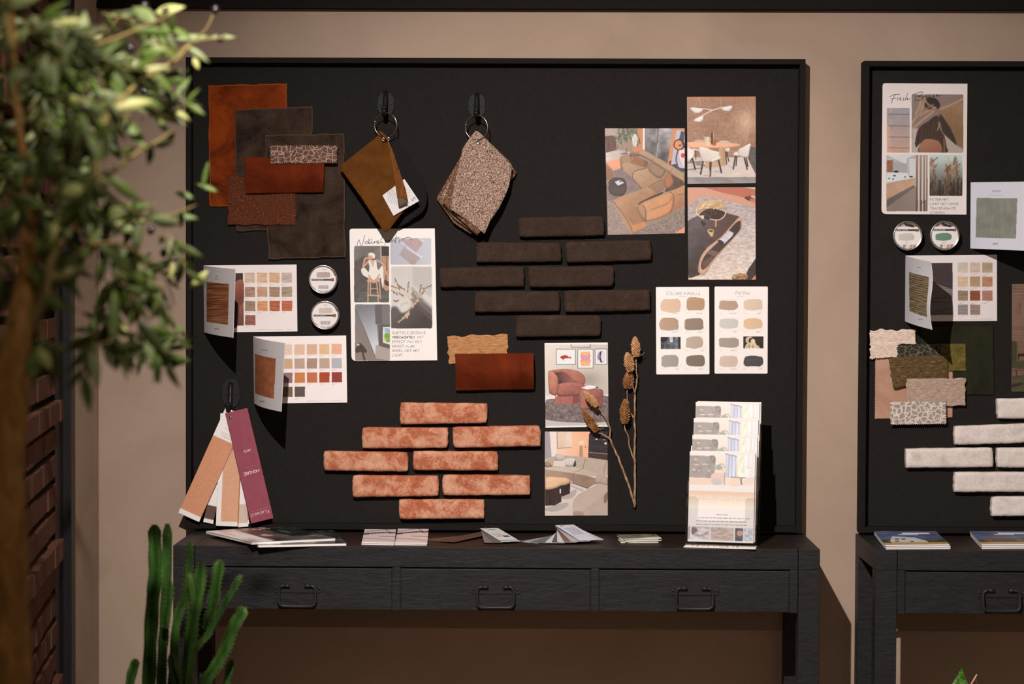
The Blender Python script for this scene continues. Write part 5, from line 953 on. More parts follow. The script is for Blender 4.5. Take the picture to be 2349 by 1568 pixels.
# ------------------------------------------------------------------ hanging strip fan
t = thing('strip_fan', 'fan of wallpaper strips with a burgundy cover strip hanging from the low hook', 'sample fan', P(530, 1205, -.06))
def quad_strip(name, q, Y, I, label=None):
    c = cr(q, 400, 930, 5.5); o = I.build(name, paper, quad_surf([P(*p, y) for p, y in zip(c, (Y, Y, Y-.006, Y-.006))]), parent=t, thick=.0008)
    if label: o['label'] = label
S0 = '645,150 0,0'
def strip_im(q, bands, txt=False):
    I = Im(q, (400,930), 5.5, .8, WH)
    for v0, v1, c in bands:
        m = (I.V >= v0) & (I.V < v1); I.fill(c, m); I.n(6, 12, 12, m)
    return I
# strip rectangles: long axis from the rivet, given by end centre and half width
def rect(ax, ay, bx_, by, hw, off=0):
    d = Vector((bx_-ax, by-ay)).normalized(); n_ = Vector((-d.y, d.x)); a = Vector((ax, ay)); b_ = Vector((bx_, by))
    return ' '.join('%f,%f' % tuple(v) for v in (a+n_*hw, a-n_*hw, b_-n_*hw, b_+n_*hw))
for k, (ex, ey, col) in enumerate(((425,1480,(96,70,56)),(880,1500,(150,130,112)),(868,1530,(206,180,158)))):
    q = rect(730+k*10, 110, ex, ey, 66 if k else 64); quad_strip('paper_strip', q, -.050-.001*k, strip_im(q, [(.80 if k else .84,.965,col)]))
q = rect(722, 100, 665, 1520, 142); I = strip_im(q, [(0,.0,WH)]); m = (I.V > .22) & (I.V < .957) & (I.U > .2); I.fill((214,156,124), m); I.n(7, 10, 10, m); m = (I.U > .975) | ((I.U > .93) & (I.U < .95)); I.fill((170,100,50), m); quad_strip('paper_strip', q, -.0555, I, 'peach strip with a white border')
q = rect(778, 80, 180, 1410, 144); I = strip_im(q, [(.265,.955,(206,140,104))])
for k, (x, y, L) in enumerate(((585,322,110),(598,345,110),(590,368,100),(620,392,90),(640,280,50),(636,492,30),(700,530,40))): I.ribbon([(x,y),(x+L,y+L*.45)], 3.5, (186,172,168))
quad_strip('paper_strip', q, -.0590, I, 'salmon orange strip with white ends')
I = art_fan(); c = I.corners(); o = I.build('cover_strip', paper, quad_surf([P(*c[0], -.063), P(*c[1], -.063), P(*c[2], -.073), P(*c[3], -.073)]), parent=t, thick=.0012); o['label'] = 'burgundy cover strip with white lettering'
b = MB(); b.lathe([(0,0),(.0046,0),(.0044,.0016),(.0028,.003),(0,.0036)], P(400+708/5.5, 930+148/5.5, -.0635), (0,-1,0), 20); b.build('rivet', chrome, t)
b = MB(); a = P(528, 953, -.058)
for s in (-1, 1): b.tube([a, P(528+s*6, 942, -.058), P(530+s*3, 932, -.066), P(530, 926, -.071)], .0011, 6)
b.build('cord', plastic, t)
# ------------------------------------------------------------------ dried flower branch
stem_m = mat('dried_stem', rough=.8, spec=.15); v = coords(stem_m); base(stem_m, ramp(stem_m, noise(stem_m, v, 60, 4), [(.3, (.14,.08,.04,1)), (.65, (.46,.31,.19,1))]))
fl1 = mat('dried_flower_light', rough=.8, spec=.15); v = coords(fl1); base(fl1, ramp(fl1, noise(fl1, v, 90, 3), [(.3, (.42,.22,.09,1)), (.7, (.72,.46,.25,1))]))
fl2 = mat('dried_flower_dark', rough=.8, spec=.15); v = coords(fl2); base(fl2, ramp(fl2, noise(fl2, v, 90, 3), [(.3, (.20,.09,.028,1)), (.7, (.48,.25,.10,1))]))
t = thing('dried_flower_branch', 'dried branch with six brown cone-shaped flower heads taped below the dark bricks', 'dried flower', P(1456, 1163, -.03))
fc = (1320, 760, 3.777)
b = MB()
for pts, y0, y1, r0, r1 in (('512,1522 515,1400 516,1250 514,1120 512,1000 517,900 512,760 515,640 515,540 528,460 535,400 527,330 525,235', -.028, -.040, .0030, .0018), ('515,540 497,470 486,410 478,350', -.036, -.048, .0018, .0013),
  ('513,765 500,740 470,690 455,610 448,560 450,500', -.034, -.032, .0019, .0014), ('512,1125 490,1060 470,1000 455,900 430,850 425,800', -.030, -.042, .0021, .0014),
  ('512,1500 490,1420 440,1270 400,1170 372,1090 350,1050 315,965 295,922', -.028, -.036, .0030, .0024), ('295,922 302,870 298,830 275,780 240,710 185,650', -.036, -.050, .0022, .0015), ('295,925 262,905 230,885 190,876', -.036, -.044, .0020, .0014)):
    q = smooth_(cr(pts, *fc), False, 3); n = len(q); b.tube([P(x+.5*math.sin(i*1.7), y, y0+(y1-y0)*i/n) for i, (x, y) in enumerate(q)], [(r0+(r1-r0)*i/n)*(1+.15*math.sin(i*2.3)) for i in range(n)], 8)
b.tube([P(*p, -.045) for p in cr('540,215 575,205 598,182', *fc)], .0008, 5); b.tube([P(*p, -.045) for p in cr('205,850 240,840 242,818', *fc)], .0008, 5)
b.build('stem', stem_m, t)
for (tx, ty, bx_, by, r, Y, mt, sd) in ((516,48,527,222,40,-.050,fl1,1),(448,186,480,348,43,-.056,fl1,2),(472,345,450,498,46,-.036,fl2,3),(430,590,428,800,45,-.046,fl2,4),(72,520,190,648,34,-.058,fl1,5),(62,680,190,866,38,-.050,fl2,6)):
    a = P(*cr('%f,%f' % (bx_, by), *fc)[0], Y); c = P(*cr('%f,%f' % (tx, ty), *fc)[0], Y-.004); ax = (c-a); L = ax.length; ax.normalize(); u = ax.orthogonal().normalized(); w = ax.cross(u); R = r/3.777/F*DIST*1.25
    b = MB(); b.tube([a, a+ax*L*.3, a+ax*L*.7, c-ax*.002], [R*.25, R*.45, R*.36, R*.1], 8); rr = random.Random(sd); n = 170
    for i in range(n):
        f = (i+.5)/n; ph = i*2.39996; s = (math.sin(PI*min(1, f*.85+.12))**.6) * (1-f*.25); d = (u*math.cos(ph)+w*math.sin(ph)); p0 = a+ax*(L*f)+d*R*.2*s; dd = (d+ax*(.25+.8*f)).normalized(); ln = R*.85*s*rr.uniform(.8, 1.15)
        b.tube([p0, p0+dd*ln*.55, p0+dd*ln], [.0010, .0015, .0007], 5)
    b.build('flower_head', mt, t)
# ------------------------------------------------------------------ leaflet holder
hb = PZ(1653, 1253, ZD); rot = Matrix.Rotation(math.radians(-10), 4, 'Z'); LEAN = math.radians(10)
def H(x, y, z): return Vector((hb.x, hb.y, ZD+.0005))+rot @ Vector((x, y, z))     # local: y away from the viewer
t = thing('leaflet_holder', 'clear acrylic four-tier leaflet holder standing at the right end of the desk', 'holder', H(0, .06, 0))
HW = .0835; sl = math.tan(LEAN)
def slab(name, p, off, parent=t): b = MB(); b.prism([H(*q) for q in p], rot.to_3x3() @ Vector(off)); return b.build(name, acr, parent, bevel=.0006)
TY = [0, .028, .056, .084]; TH = [.112, .150, .190, .228]; TZ = [.004, .040, .078, .115]
def lean(x, y, z): return (x, y+(z)*sl, z)
for k in range(4):
    zf = TH[k]; y = TY[k]; z0 = .0 if k == 0 else TZ[k]
    if k == 0: # front wall with a U-shaped cut-out
        q = [lean(-HW,y,0), lean(HW,y,0), lean(HW,y,zf), lean(HW-.022,y,zf), lean(HW-.028,y,zf-.006), lean(HW-.028,y,.063), lean(HW-.033,y,.058), lean(-HW+.033,y,.058), lean(-HW+.028,y,.063), lean(-HW+.028,y,zf-.006), lean(-HW+.022,y,zf), lean(-HW,y,zf)]
    else: q = [lean(-HW,y,z0), lean(HW,y,z0), lean(HW,y,zf-.03), lean(-HW,y,zf-.03)]
    slab('pocket_front', q, (0,.0022,0))
slab('back_panel', [lean(-HW,.112,0), lean(HW,.112,0), lean(HW,.112,.262), lean(-HW,.112,.262)], (0,.0025,0))
slab('base_panel', [(-HW,.003,0), (HW,.003,0), (HW,.112,0), (-HW,.112,0)], (0,0,.0025))
for s in (-1, 1):
    prof = [(0,.003)]+[z for k in range(4) for z in ((TY[k], TH[k]-.005),(TY[k]+.024, TH[k]+.004))]+[(.110,.255),(.110,.003)]
    slab('side_panel', [lean(s*(HW-.0012)-.0012, y+.0024, z) for y, z in prof], (.0024,0,0))
I0 = art_flyer(); proto = None; GF = 'leaflets in the acrylic holder'
LB = ['white leaflet with an interior picture in the front pocket of the clear holder', 'white leaflet with an interior picture in the second pocket from the front', 'white leaflet with an interior picture in the third pocket from the front', 'white leaflet with an interior picture in the rearmost highest pocket']
fw, fh = .077, .212
c = [H(*lean(-fw,0,fh*math.cos(LEAN))), H(*lean(fw,0,fh*math.cos(LEAN))), H(*lean(fw,0,.0)), H(*lean(-fw,0,.0))]
proto = I0.build('leaflet', flyerm, quad_surf(c), thick=.0005, k=.85)
po = proto.location.copy(); n_ = 0
for k in range(4):
    for j in range(2):
        o = proto if (k == 0 and j == 0) else proto.copy()
        if o is not proto: C.objects.link(o)
        sh = rot.to_3x3() @ Vector(((-.001, .0015, .001, .002)[k]+j*.003, TY[k]+.0055+j*.007+(TZ[k])*sl, TZ[k]+.001+j*.0015)); o.location = po+sh
        tag(o, LB[k] if j == 0 else 'white leaflet hidden just behind the front one of its pocket in the clear holder', 'leaflet', GF)
ov = Im('0,0 1000,0 1000,80 0,80', (0,0), 6.4, 1, (238,220,206));  # added strip painted like the mirrored leaflets below the holder front
for k in range(26): x = rng.uniform(60,960); ov.l((120,96,84), 9, [(x,20),(x+rng.normal()*14,60)], al=.7)
c = [H(-HW,.03,.0) , H(HW,.03,.0), H(HW,-.034,.0), H(-HW,-.034,.0)]
c = [Vector((p.x, p.y, ZD+.0002)) for p in c]; tag(ov.build('reflection_sheet', gloss, quad_surf([Vector((p.x, p.y, ZD+.0011)) for p in c]), thick=.0008), 'narrow printed paper sheet lying under the front edge of the acrylic holder', 'reflection')
t.location.z += .0012
for o in bpy.data.objects:
    if o.name.startswith('leaflet') and not o.name.startswith('leaflet_holder'): o.location.z += .0036
# ------------------------------------------------------------------ papers on the desk
def flat_print(I, name, label, cat, px4, z, th, group=None, edge=white, mt=gloss, curl=0.0):
    """a booklet: printed cover over a block of pages; px4 far-left, far-right, near-right, near-left on height z"""
    c = [PZ(*p, z) for p in px4]; org = sum(c, Vector())/4; t = thing(name, label, cat, (org.x, org.y, z-th), group)
    cv = lambda U, V: curl*(1-V)**2+0*U
    base_s = quad_surf(c)
    sf = lambda U, V: base_s(U, V)+np.concatenate([0*U, 0*U, cv(U, V)], 1)
    I.build('cover', mt, sf, parent=t, thick=.0004)
    b = MB(); n = 6
    for j in range(n):
        v0, v1 = j/n, (j+1)/n
        def at(u, v, dz): p = sf(np.array([[u]]), np.array([[v]]))[0]; return (p[0], p[1], p[2]-dz)
        top = [at(.004, v0, .0006), at(.996, v0, .0006), at(.996, v1 if j < n-1 else .997, .0006), at(.004, v1 if j < n-1 else .997, .0006)]
        bot = [at(.004, v0, th), at(.996, v0, th), at(.996, v1 if j < n-1 else .997, th), at(.004, v1 if j < n-1 else .997, th)]
        b.hexa(top, bot)
    b.build('pages', edge, t); return t
def im_mag(seed, bg=(84,70,66)):
    I = Im('0,0 1000,0 1000,700 0,700', (0,0), 5, .9, bg); r = np.random.default_rng(seed); I.n(40, 260, 160)
    for k in range(16): g = r.uniform(.3, 1); I.e((206*g,180*g,(176 if k % 2 else 150)*g), r.uniform(0,1000), r.uniform(0,700), r.uniform(30,160), r.uniform(20,90), r.uniform(0,90))
    I.p((226,206,200), '0,0 330,0 260,700 0,700', tex=(30,90,200)).p((120,60,60), '330,60 560,40 560,200 340,220', al=.6).p((30,40,34), '600,100 1000,60 1000,500 640,520', tex=(26,60,60)).p((70,96,60), '700,200 800,260 730,380', 1, al=.8)
    I.text('INTERIOR', 120, 120, 100, (196,150,130), 14, 1.2); return I.b(1)
m1 = im_mag(1); m2 = im_mag(2, (44,42,52))
flat_print(m2, 'magazine', 'glossy magazine underneath, its right corner showing from below the other', 'magazine', [(540,1216),(762,1212.5),(795,1245),(592,1249)], ZD+.0062, .006, 'magazines at the left end of the middle desk')
flat_print(m1, 'magazine', 'glossy magazine on top, jutting over the front left edge of the desk', 'magazine', [(472,1217.5),(655,1204),(770,1233.5),(577,1242.5)], ZD+.0128, .006, 'magazines at the left end of the middle desk')
def im_bk(s=0):
    I = Im('0,0 500,0 500,700 0,700', (0,0), 5, .9, (226,206,200)); I.l((176,156,156), 40, '500,80 200,160 0,240', 1).l((206,176,160), 60, '0,520 300,560 500,620', 1).l((60,48,52), 60, '0,330 250,270 500,250', 1).l((60,48,52), 14, '250,420 500,440', 1).l((150,132,134), 22, '300,30 380,200 500,260', 1)
    for k in range(7): I.e((226,214,210), 110+k*44, 318-k*8, 15, 18)
    return I.b(.8)
GB = 'pale booklets in two small piles on the desk'
for (q, l) in (([(836.5,1214.5),(908.5,1214.5),(904,1247.5),(829,1246)], 'left'), ([(913,1214),(983,1213),(979.5,1248),(905,1247)], 'right')):
    for k in range(2):
        dy = k*3.2; flat_print(im_bk(), 'booklet', ('upper' if k else 'lower')+' pale pink booklet of the '+l+' pile beside the magazines', 'booklet', [(x+(1 if k else 0), y-dy-(0.6 if k else 0)) for x, y in q], ZD+.0028+k*.0036, .0026, GB, curl=.006*k if l == 'right' else .003*k)
# colour fan decks
def deck(name, label, piv, angs, L, W, cols, z0, dz, tilt, top):
    t = thing(name, label, 'colour fan', (piv.x, piv.y, z0))
    for k, (a, c) in enumerate(zip(angs, cols)):
        m = Matrix.Rotation(math.radians(a), 3, 'Z'); z = z0+.0006+k*dz; b = MB()
        q = [Vector((-W*.15,.012,0)), Vector((W*.85,.012,0)), Vector((W*.85,-L+.004,0)), Vector((W*.85-.004,-L,0)), Vector((-W*.15+.004,-L,0)), Vector((-W*.15,-L+.004,0))]
        pts = []
        for p in q: w_ = m @ p; pts.append((piv.x+w_.x, piv.y+w_.y, z+max(0, tilt*k*(1+p.y/L))))
        last = k == len(angs)-1
        if last and top is not None:
            S = quad_surf([Vector(pts[0])+Vector((0,0,.0007)), Vector(pts[1])+Vector((0,0,.0007)), Vector(pts[2])+Vector((0,-.004,.0007)), Vector(pts[5])+Vector((0,-.004,.0007))]); top.build('cover_leaf', gloss, S, parent=t, thick=.0008)
        else: b.prism(pts, (0,0,.0004)); b.build('colour_leaf', mat('leaf_%s' % '_'.join(map(str, c)), A(*c), .5), t)
    b = MB(); b.lathe([(0,0),(.004,0),(.004,.0015),(0,.002)], (piv.x+.004, piv.y+.002, z0+.0006+len(angs)*dz+tilt*len(angs)), (0,0,1), 14); b.build('rivet', chrome, t); return t
top1 = Im('0,0 300,0 300,1100 0,1100', (0,0), 6, 1, (226,222,224)); top1.r((90,88,92), 80,120,220,150); top1.r((200,196,198), 40,420,200,640, (20,40,20)); top1.r((206,150,130), 60,660,140,720); top1.r((60,56,60), 160,640,260,760); top1.r((110,160,156), 0,1000,300,1060)
deck('colour_fan', 'fan of brown colour leaves with a white cover on the desk, left of two', PZ(1110,1225,ZD), (-50,-44,-38,-32,4,10,17), .185, .045, [(70,58,50),(96,74,58),(84,64,50),(76,58,46),(130,118,112),(110,96,88),(230,226,228)], ZD, .0007, .0013, top1)
top2 = Im('0,0 300,0 300,1100 0,1100', (0,0), 6, 1, (206,202,212)); top2.n(5, 200, 200); top2.r((176,174,186), 60,200,240,700, (14,30,14))
deck('colour_fan', 'fan of grey and red colour leaves lifted under a lilac white cover, right of two', PZ(1284,1229,ZD), (-42,-34,-26,-18,-11,-5,0,6,12,26,20), .155, .048, [(92,88,88),(180,172,168),(110,108,112),(100,104,112),(214,204,196),(70,68,70),(206,204,200),(120,66,56),(176,170,172),(190,180,182),(206,202,212)], ZD, .0007, .0016, top2)
# pile of small cards
cm = mat('cream_card', A(222,210,192), .6); cm2 = Im('0,0 500,0 500,320 0,320', (0,0), 5, .8, (120,110,96)); cm2.n(40, 120, 60)
pc = PZ(1466, 1241, ZD); pc.x += .0; rr = random.Random(4)
for k in range(9):
    a = math.radians(8+rr.uniform(-7, 7)); m = Matrix.Rotation(a, 3, 'Z'); x, y = pc.x+rr.uniform(-.003,.003), pc.y+rr.uniform(-.004,.004); z = ZD+.0002+k*.0015
    q = [Vector((x, y, z+.0013))+m @ Vector(p) for p in ((-.045,.03,0),(.045,.03,0),(.045,-.03,0),(-.045,-.03,0))]
    if k < 8: b = MB(); b.prism([tuple(p) for p in q], (0,0,-.0012)); o = b.build('small_card', cm); tag(o, 'cream card in the small untidy pile near the leaflet holder', 'card', 'small cards piled on the desk')
    else: tag(cm2.build('small_card', gloss, quad_surf(q), thick=.0012), 'dark printed card lying topmost on the small untidy pile', 'card', 'small cards piled on the desk')
# magazines on the right desk
def im_house(s):
    I = Im('0,0 1000,0 1000,700 0,700', (0,0), 5, .8, (84,90,122)); I.n(16, 200, 100); I.p((70,76,60), '0,430 1000,400 1000,620 0,620', tex=(20,60,40))
    if s == 0: I.p((206,200,196), '120,520 220,260 560,330 700,520 700,600 130,600', 0); [I.p((50,56,56), [(x,y),(x+60,y),(x+60,y+50),(x,y+50)]) for x, y in ((230,380),(330,380),(200,500),(430,520))]
    else: I.p((110,80,76), '100,500 260,220 560,330 760,540 120,580'); I.p((60,46,44), '240,400 600,440 600,560 200,560', tex=(20,40,20))
    I.r((226,222,226), 420,80,860,150, (26,30,20)); I.r((206,204,212), 340,150,660,200, (30,26,12)); I.r((206,150,76), 0,610,1000,700); return I.b(.7)
GM = 'magazines with an orange band on the right desk'
for s, q, nm in ((0, [(2006,1229),(2148,1229),(2181,1254.5),(2033,1256)], 'left'), (1, [(2226,1229),(2369,1229),(2405,1253.5),(2253,1254.5)], 'right')):
    for k in range(3):
        dz = k*.0042; dy = k*3.9; r2 = random.Random(s*7+k); qq = [(x+r2.uniform(-1,1)-k*.8, y-dy) for x, y in q]
        flat_print(im_house(s), 'magazine', ('topmost', 'middle', 'lowest')[2-k]+' magazine of the '+nm+' stack with orange bands on the right desk', 'magazine', qq, ZD+.0044+dz, .0038, GM, curl=.004)
# ------------------------------------------------------------------ cactus in front of the desk
cac = mat('cactus_green', rough=.6, spec=.25); v = coords(cac, (3,3,.6)); base(cac, ramp(cac, noise(cac, v, 14, 4), [(.3, (.009,.034,.006,1)), (.55, (.026,.085,.012,1)), (.78, (.062,.165,.024,1))]))
spm = mat('cactus_spines', A(120,96,52), .7); pot = mat('dark_clay_pot', (.04,.035,.03,1), .7)
YC = -.85; kc = (DIST+YC)/F
bc = P(420, 1700, YC); t = thing('cactus', 'tall green branching column cactus in front of the left end of the desk', 'cactus', (bc.x, YC, 0))
zp = .34
ST = [('354,1203 355,1240 356,1290 354,1335 350,1383 346,1455 343,1530 340,1640 360,1800',13.5,0),('384,1201 383,1260 381,1335 379,1400 376,1450 373,1491 370,1568 366,1650 372,1800',12,.015),('437,1241 434,1285 431,1330 424,1375 412,1400 403,1440 399,1500 392,1600 385,1800',10,-.01),
 ('463,1291 458,1330 452,1370 445,1407 439,1455 433,1510 427,1568 415,1660 400,1800',12.5,-.03),('505,1284 500,1310 494,1345 486,1395 477,1425 472,1442',11,.02),('552,1319 540,1345 522,1375 508,1400 493,1425 478,1455 462,1472 447,1490',9,.0),
 ('560,1392 552,1410 538,1432 524,1470 508,1505 490,1535 468,1570 440,1660 410,1800',13,.0),('312,1511 307,1530 300,1555 296,1610 320,1700 350,1800',9.5,-.02),('393,1499 398,1530 408,1568 405,1650 395,1800',11,-.045),('532,1512 526,1535 518,1575 490,1660 430,1800',10,.05),('434,1315 437,1340 440,1360 443,1400',7,-.035),('390,1330 388,1370 382,1410 379,1440',8,-.02)]
for i, (pt, r, dy) in enumerate(ST):
    q = smooth_(pts_(pt), False, 4); n = len(q); pp = [P(x, y, YC+dy) for x, y in q]; pp = [p if p.z > zp else Vector((bc.x+(p.x-bc.x)*.5, YC+dy*.6, max(p.z, zp))) for p in pp]
    rad = [r*kc*(min(1, .35+k*.3) if k < 3 else 1)*(1+.07*math.sin(k*1.1+i)) for k in range(n)]
    rib = lambda k: (1.12, .72)[k % 2]
    b = MB(); U0 = Matrix.Rotation(.35+i*.4, 3, 'Z') @ Vector((1, 0, 0)); b.tube(pp, rad, 8, 0, True, lambda k: 1.14 if k % 2 == 0 else .56, U0); b.s = [False]*len(b.s); st = b.build('cactus_stem', cac, t)
    b = MB()
    for k in range(0, n):
        if k+1 < n: seg = [(pp[k]*(1-f)+pp[k+1]*f, rad[k]*(1-f)+rad[k+1]*f, (pp[k+1]-pp[k])) for f in ((0, .33, .66) if (pp[k+1]-pp[k]).length > .012 else (0,))]
        else: seg = []
        for c_, rd, tn in seg:
            tn = tn.normalized() if tn.length else Vector((0,0,1)); u = (U0-tn*U0.dot(tn)).normalized(); w_ = tn.cross(u)
            for a in (0, 2, 4, 6):
                d = u*math.cos(a*PI/4)+w_*math.sin(a*PI/4); p0 = c_+d*rd*1.11; e = p0+(d+Vector((random.uniform(-.3,.3), 0, random.uniform(-.2,.6)))).normalized()*.0042; s_ = Vector((0,0,.0009))
                b.add([p0-s_, p0+s_, p0+d.cross(s_).normalized()*.001, e], [(0,1,3),(1,2,3),(2,0,3)])
    sp = b.build('spines', spm, st); sp['kind'] = 'stuff'
b = MB(); b.lathe([(0,0),(.10,0),(.115,.03),(.135,.34),(.143,.345),(.143,.36),(.130,.36),(.126,.33),(0,.33)], (bc.x, YC, 0), (0,0,1), 40); b.build('pot', pot, t)
# ------------------------------------------------------------------ small leafy plant under the right desk
YP = -.2; lf = mat('veined_leaf', rough=.5); v = coords(lf, (1,1,1)); n1 = noise(lf, v, 70, 5, .7, 2); base(lf, ramp(lf, n1, [(.4, (.02,.10,.004,1)), (.52, (.06,.20,.012,1)), (.6, (.20,.34,.11,1))]))
pb = P(2195, 1568, YP); t = thing('potted_plant', 'small plant with a pale veined green leaf under the right desk', 'plant', (pb.x, YP, 0))
def leafmesh(b, base_, tip, w, nrm, mi=0, curl=.15, n=6):
    ax = tip-base_; L = ax.length; ax.normalize(); s_ = ax.cross(nrm).normalized(); up = s_.cross(ax); V = []; Fc = []
    for i in range(n+1):
        f = i/n; ww = w*math.sin(PI*min(.98, max(.02, f**.85)))*.5; c_ = base_+ax*L*f+up*(-curl*L*f*f)
        V += [c_-s_*ww+up*ww*.25, c_, c_+s_*ww+up*ww*.25]
    for i in range(n):
        for j in range(2): a = i*3+j; Fc.append((a, a+1, a+4, a+3))
    b.add(V, Fc, mi, True)
for k, (bx_, by, tx, ty, w, dy) in enumerate(((2185,1660,2214,1537,.062,0),(2180,1670,2120,1600,.05,.03),(2200,1680,2262,1612,.05,-.02),(2190,1690,2170,1620,.05,-.06))):
    b = MB(); leafmesh(b, P(bx_, by, YP+.0), P(tx, ty, YP+dy), w, Vector((.25,-1,.1)), n=10); o = b.build('leaf', lf, t); md = o.modifiers.new('thickness', 'SOLIDIFY'); md.thickness = .0006
    b = MB(); b.tube([Vector((pb.x, YP, .2)), P(bx_, by, YP)], .0015, 6); b.build('stem', cac, t)
b = MB(); b.lathe([(0,0),(.05,0),(.065,.2),(.07,.2),(.07,.215),(.062,.215),(.06,.195),(0,.195)], (pb.x, YP, 0), (0,0,1), 32); b.build('pot', pot, t)
wr = mat('stake_wood', A(226,160,128), .7)
b = MB(); b.tube([P(2222,1590,YP+.02), P(2228,1568,YP), P(2241,1546,YP)], .0019, 8); b.build('stake', wr, t)
b = MB(); b.tube([P(2233,1553,YP), P(2237,1556,YP), P(2243,1568,YP), P(2252,1600,YP)], .0006, 6); b.build('wire', chrome, t)
# ------------------------------------------------------------------ olive tree in the foreground
bark = mat('olive_bark', rough=.85, spec=.1); v = coords(bark, (1,1,.35)); n1 = noise(bark, v, 40, 6, .7, 1); base(bark, ramp(bark, n1, [(.3, (.10,.048,.012,1)), (.7, (.34,.19,.062,1))])); bump(bark, n1, .6, .004)
twg = mat('olive_twig', A(112,92,48), .75)
def leafmat(nm, a, b_):
    m = mat(nm, rough=.5, spec=.28); v = coords(m); base(m, ramp(m, noise(m, v, 22, 3), [(.35, a), (.65, b_)])); return m
lm = [leafmat('olive_leaf_dark', (.020,.030,.004,1), (.040,.060,.009,1)), leafmat('olive_leaf_green', (.042,.078,.010,1), (.080,.125,.022,1)), leafmat('olive_leaf_grey', (.10,.14,.05,1), (.15,.19,.085,1)), leafmat('olive_leaf_pale', (.22,.25,.07,1), (.30,.32,.12,1)), twg]
olm = mat('black_olive', (.012,.009,.012,1), .12, .6)
YT = -2.25; tb = P(12, 1500, YT); t = thing('olive_tree', 'olive tree with thin trunk and black olives at the left edge', 'tree', (tb.x, YT, 0))
b = MB(); tr_ = smooth_([(14,2300),(16,1700),(22,1568),(26,1420),(16,1250),(14,1050),(22,900),(40,780),(60,650),(66,520),(60,400),(40,250),(30,60),(20,-200)], False, 4)
b.tube([P(x, y, YT+.0) for x, y in tr_], [(.026+.002*math.sin(i*.9)) if y > 900 else max(.003, .026*((max(y, 0)+60)/960)**1.8) for i, (x, y) in enumerate(tr_)], 14); 
b.build('trunk', bark, t)
BR = [('52,760 95,700 112,640 118,600 150,545 200,470 225,420 215,330',.012,-.02),('118,610 170,590 210,560 260,600 300,680',.006,.1),('30,880 60,780 75,700 90,680',.012,.03),('215,330 260,250 330,180 400,140 440,95',.006,.35),('225,420 300,360 350,330 400,300',.005,.3),('30,300 100,220 160,120 240,60',.007,.1),('30,120 10,20 0,-60',.008,.0),
      ('225,420 280,470 340,500 400,490 450,470',.005,.4),('210,560 280,560 340,600 380,640 400,700',.004,.3),('66,520 140,420 170,330 130,200 60,150',.007,.05),('40,250 120,330 220,300 300,260',.006,.2),('160,120 260,90 330,60 400,30',.004,.3),('300,680 320,760 310,820',.003,.15),('90,680 100,780 180,800 260,780',.005,.0),('60,650 20,560 -20,500',.006,.0)]
b = MB(); fol = MB(); rr = random.Random(11)
def twig(q, r0, dy, leaves=True, dens=1.0, size=.055):
    n = len(q); pp = [P(x, y, YT+dy*(i/n)) for i, (x, y) in enumerate(q)]; b = MB(); b.tube(pp, [max(.0011, r0*.75*(1-.7*i/n)) for i in range(n)], 7); b.build('branch', twg, t)
    if leaves:
        for i in range(1, n):
            a = pp[i]; dr = (pp[i]-pp[i-1]).normalized()
            for s in (-1, 1):
                if rr.random() < dens:
                    side = dr.cross(Vector((rr.uniform(-.4,.4), -1, rr.uniform(-.4,.4)))).normalized()*s; d = (dr*rr.uniform(.3,1.0)+side*rr.uniform(.5,1)+Vector((rr.uniform(-.3,.3), rr.uniform(-.6,.6), rr.uniform(-.5,.15)))).normalized(); L = size*rr.uniform(.7,1.3)
                    leafmesh(fol, a, a+d*L, L*rr.uniform(.22,.32), Vector((rr.uniform(-.7,.7), -1, rr.uniform(-.6,.8))).normalized(), rr.choices((0,1,2,3),(40,34,18,4))[0], rr.uniform(-.1,.25))
for pt, r, dy in BR: twig(smooth_(pts_(pt), False, 3), r, dy, True, .35)
reg = [(60,60,81,72,9),(170,60,81,63,5),(90,200,99,81,10),(220,180,81,72,6),(330,120,63,54,3),(60,330,81,72,8),(180,300,81,72,7),(290,250,54,54,3),(250,380,63,54,3),(80,460,81,63,7),(190,450,54,45,3),(330,480,63,45,3),(280,560,63,45,4),(380,540,45,36,2),(340,630,45,45,3),(240,640,54,45,4),(270,730,54,45,4),(200,780,45,45,3),(120,770,54,27,3),(340,720,36,36,2),(40,570,54,54,4),(400,120,27,27,2),(20,120,36,81,4)]
for cx, cy, sx, sy, n in reg:
    for k in range(n):
        x = cx+rr.gauss(0, sx*.62); y = cy+rr.gauss(0, sy*.62); a = rr.uniform(-.6, PI+.6) if y < 450 else rr.uniform(.2, PI-.2); L = rr.uniform(60, 120); q = [(x, y)]
        if x+max(0, math.cos(a))*L > 440 or y+math.sin(a)*L > 880: continue
        for s in range(3): a += rr.uniform(-.35,.35); q.append((q[-1][0]+math.cos(a)*L/3, q[-1][1]+math.sin(a)*L/3))
        d0 = rr.uniform(-.15, .45) if x < 260 else rr.uniform(.15, .6); p0 = YT+d0; pp = smooth_(q, False, 2)
        n0 = len(pp); ps = [P(*p, p0) for p in pp]; fol.tube(ps, .0011, 5, 4)
        for i in range(1, n0):
            dr = (ps[i]-ps[i-1]).normalized()
            for s in (-1, 1):
                side = dr.cross(Vector((0,-1,0))).normalized()*s; d = (dr*rr.uniform(.5,1.0)+side*rr.uniform(.3,.8)+Vector((rr.uniform(-.2,.2), rr.uniform(-.5,.5), rr.uniform(-.3,.1)))).normalized(); L2 = rr.uniform(.032,.056)
                if rr.random() < .6: leafmesh(fol, ps[i], ps[i]+d*L2, L2*rr.uniform(.2,.3), Vector((rr.uniform(-.7,.7), -1, rr.uniform(-.5,.9))).normalized(), rr.choices((0,1,2,3),(42,34,17,4))[0], rr.uniform(-.1,.3))
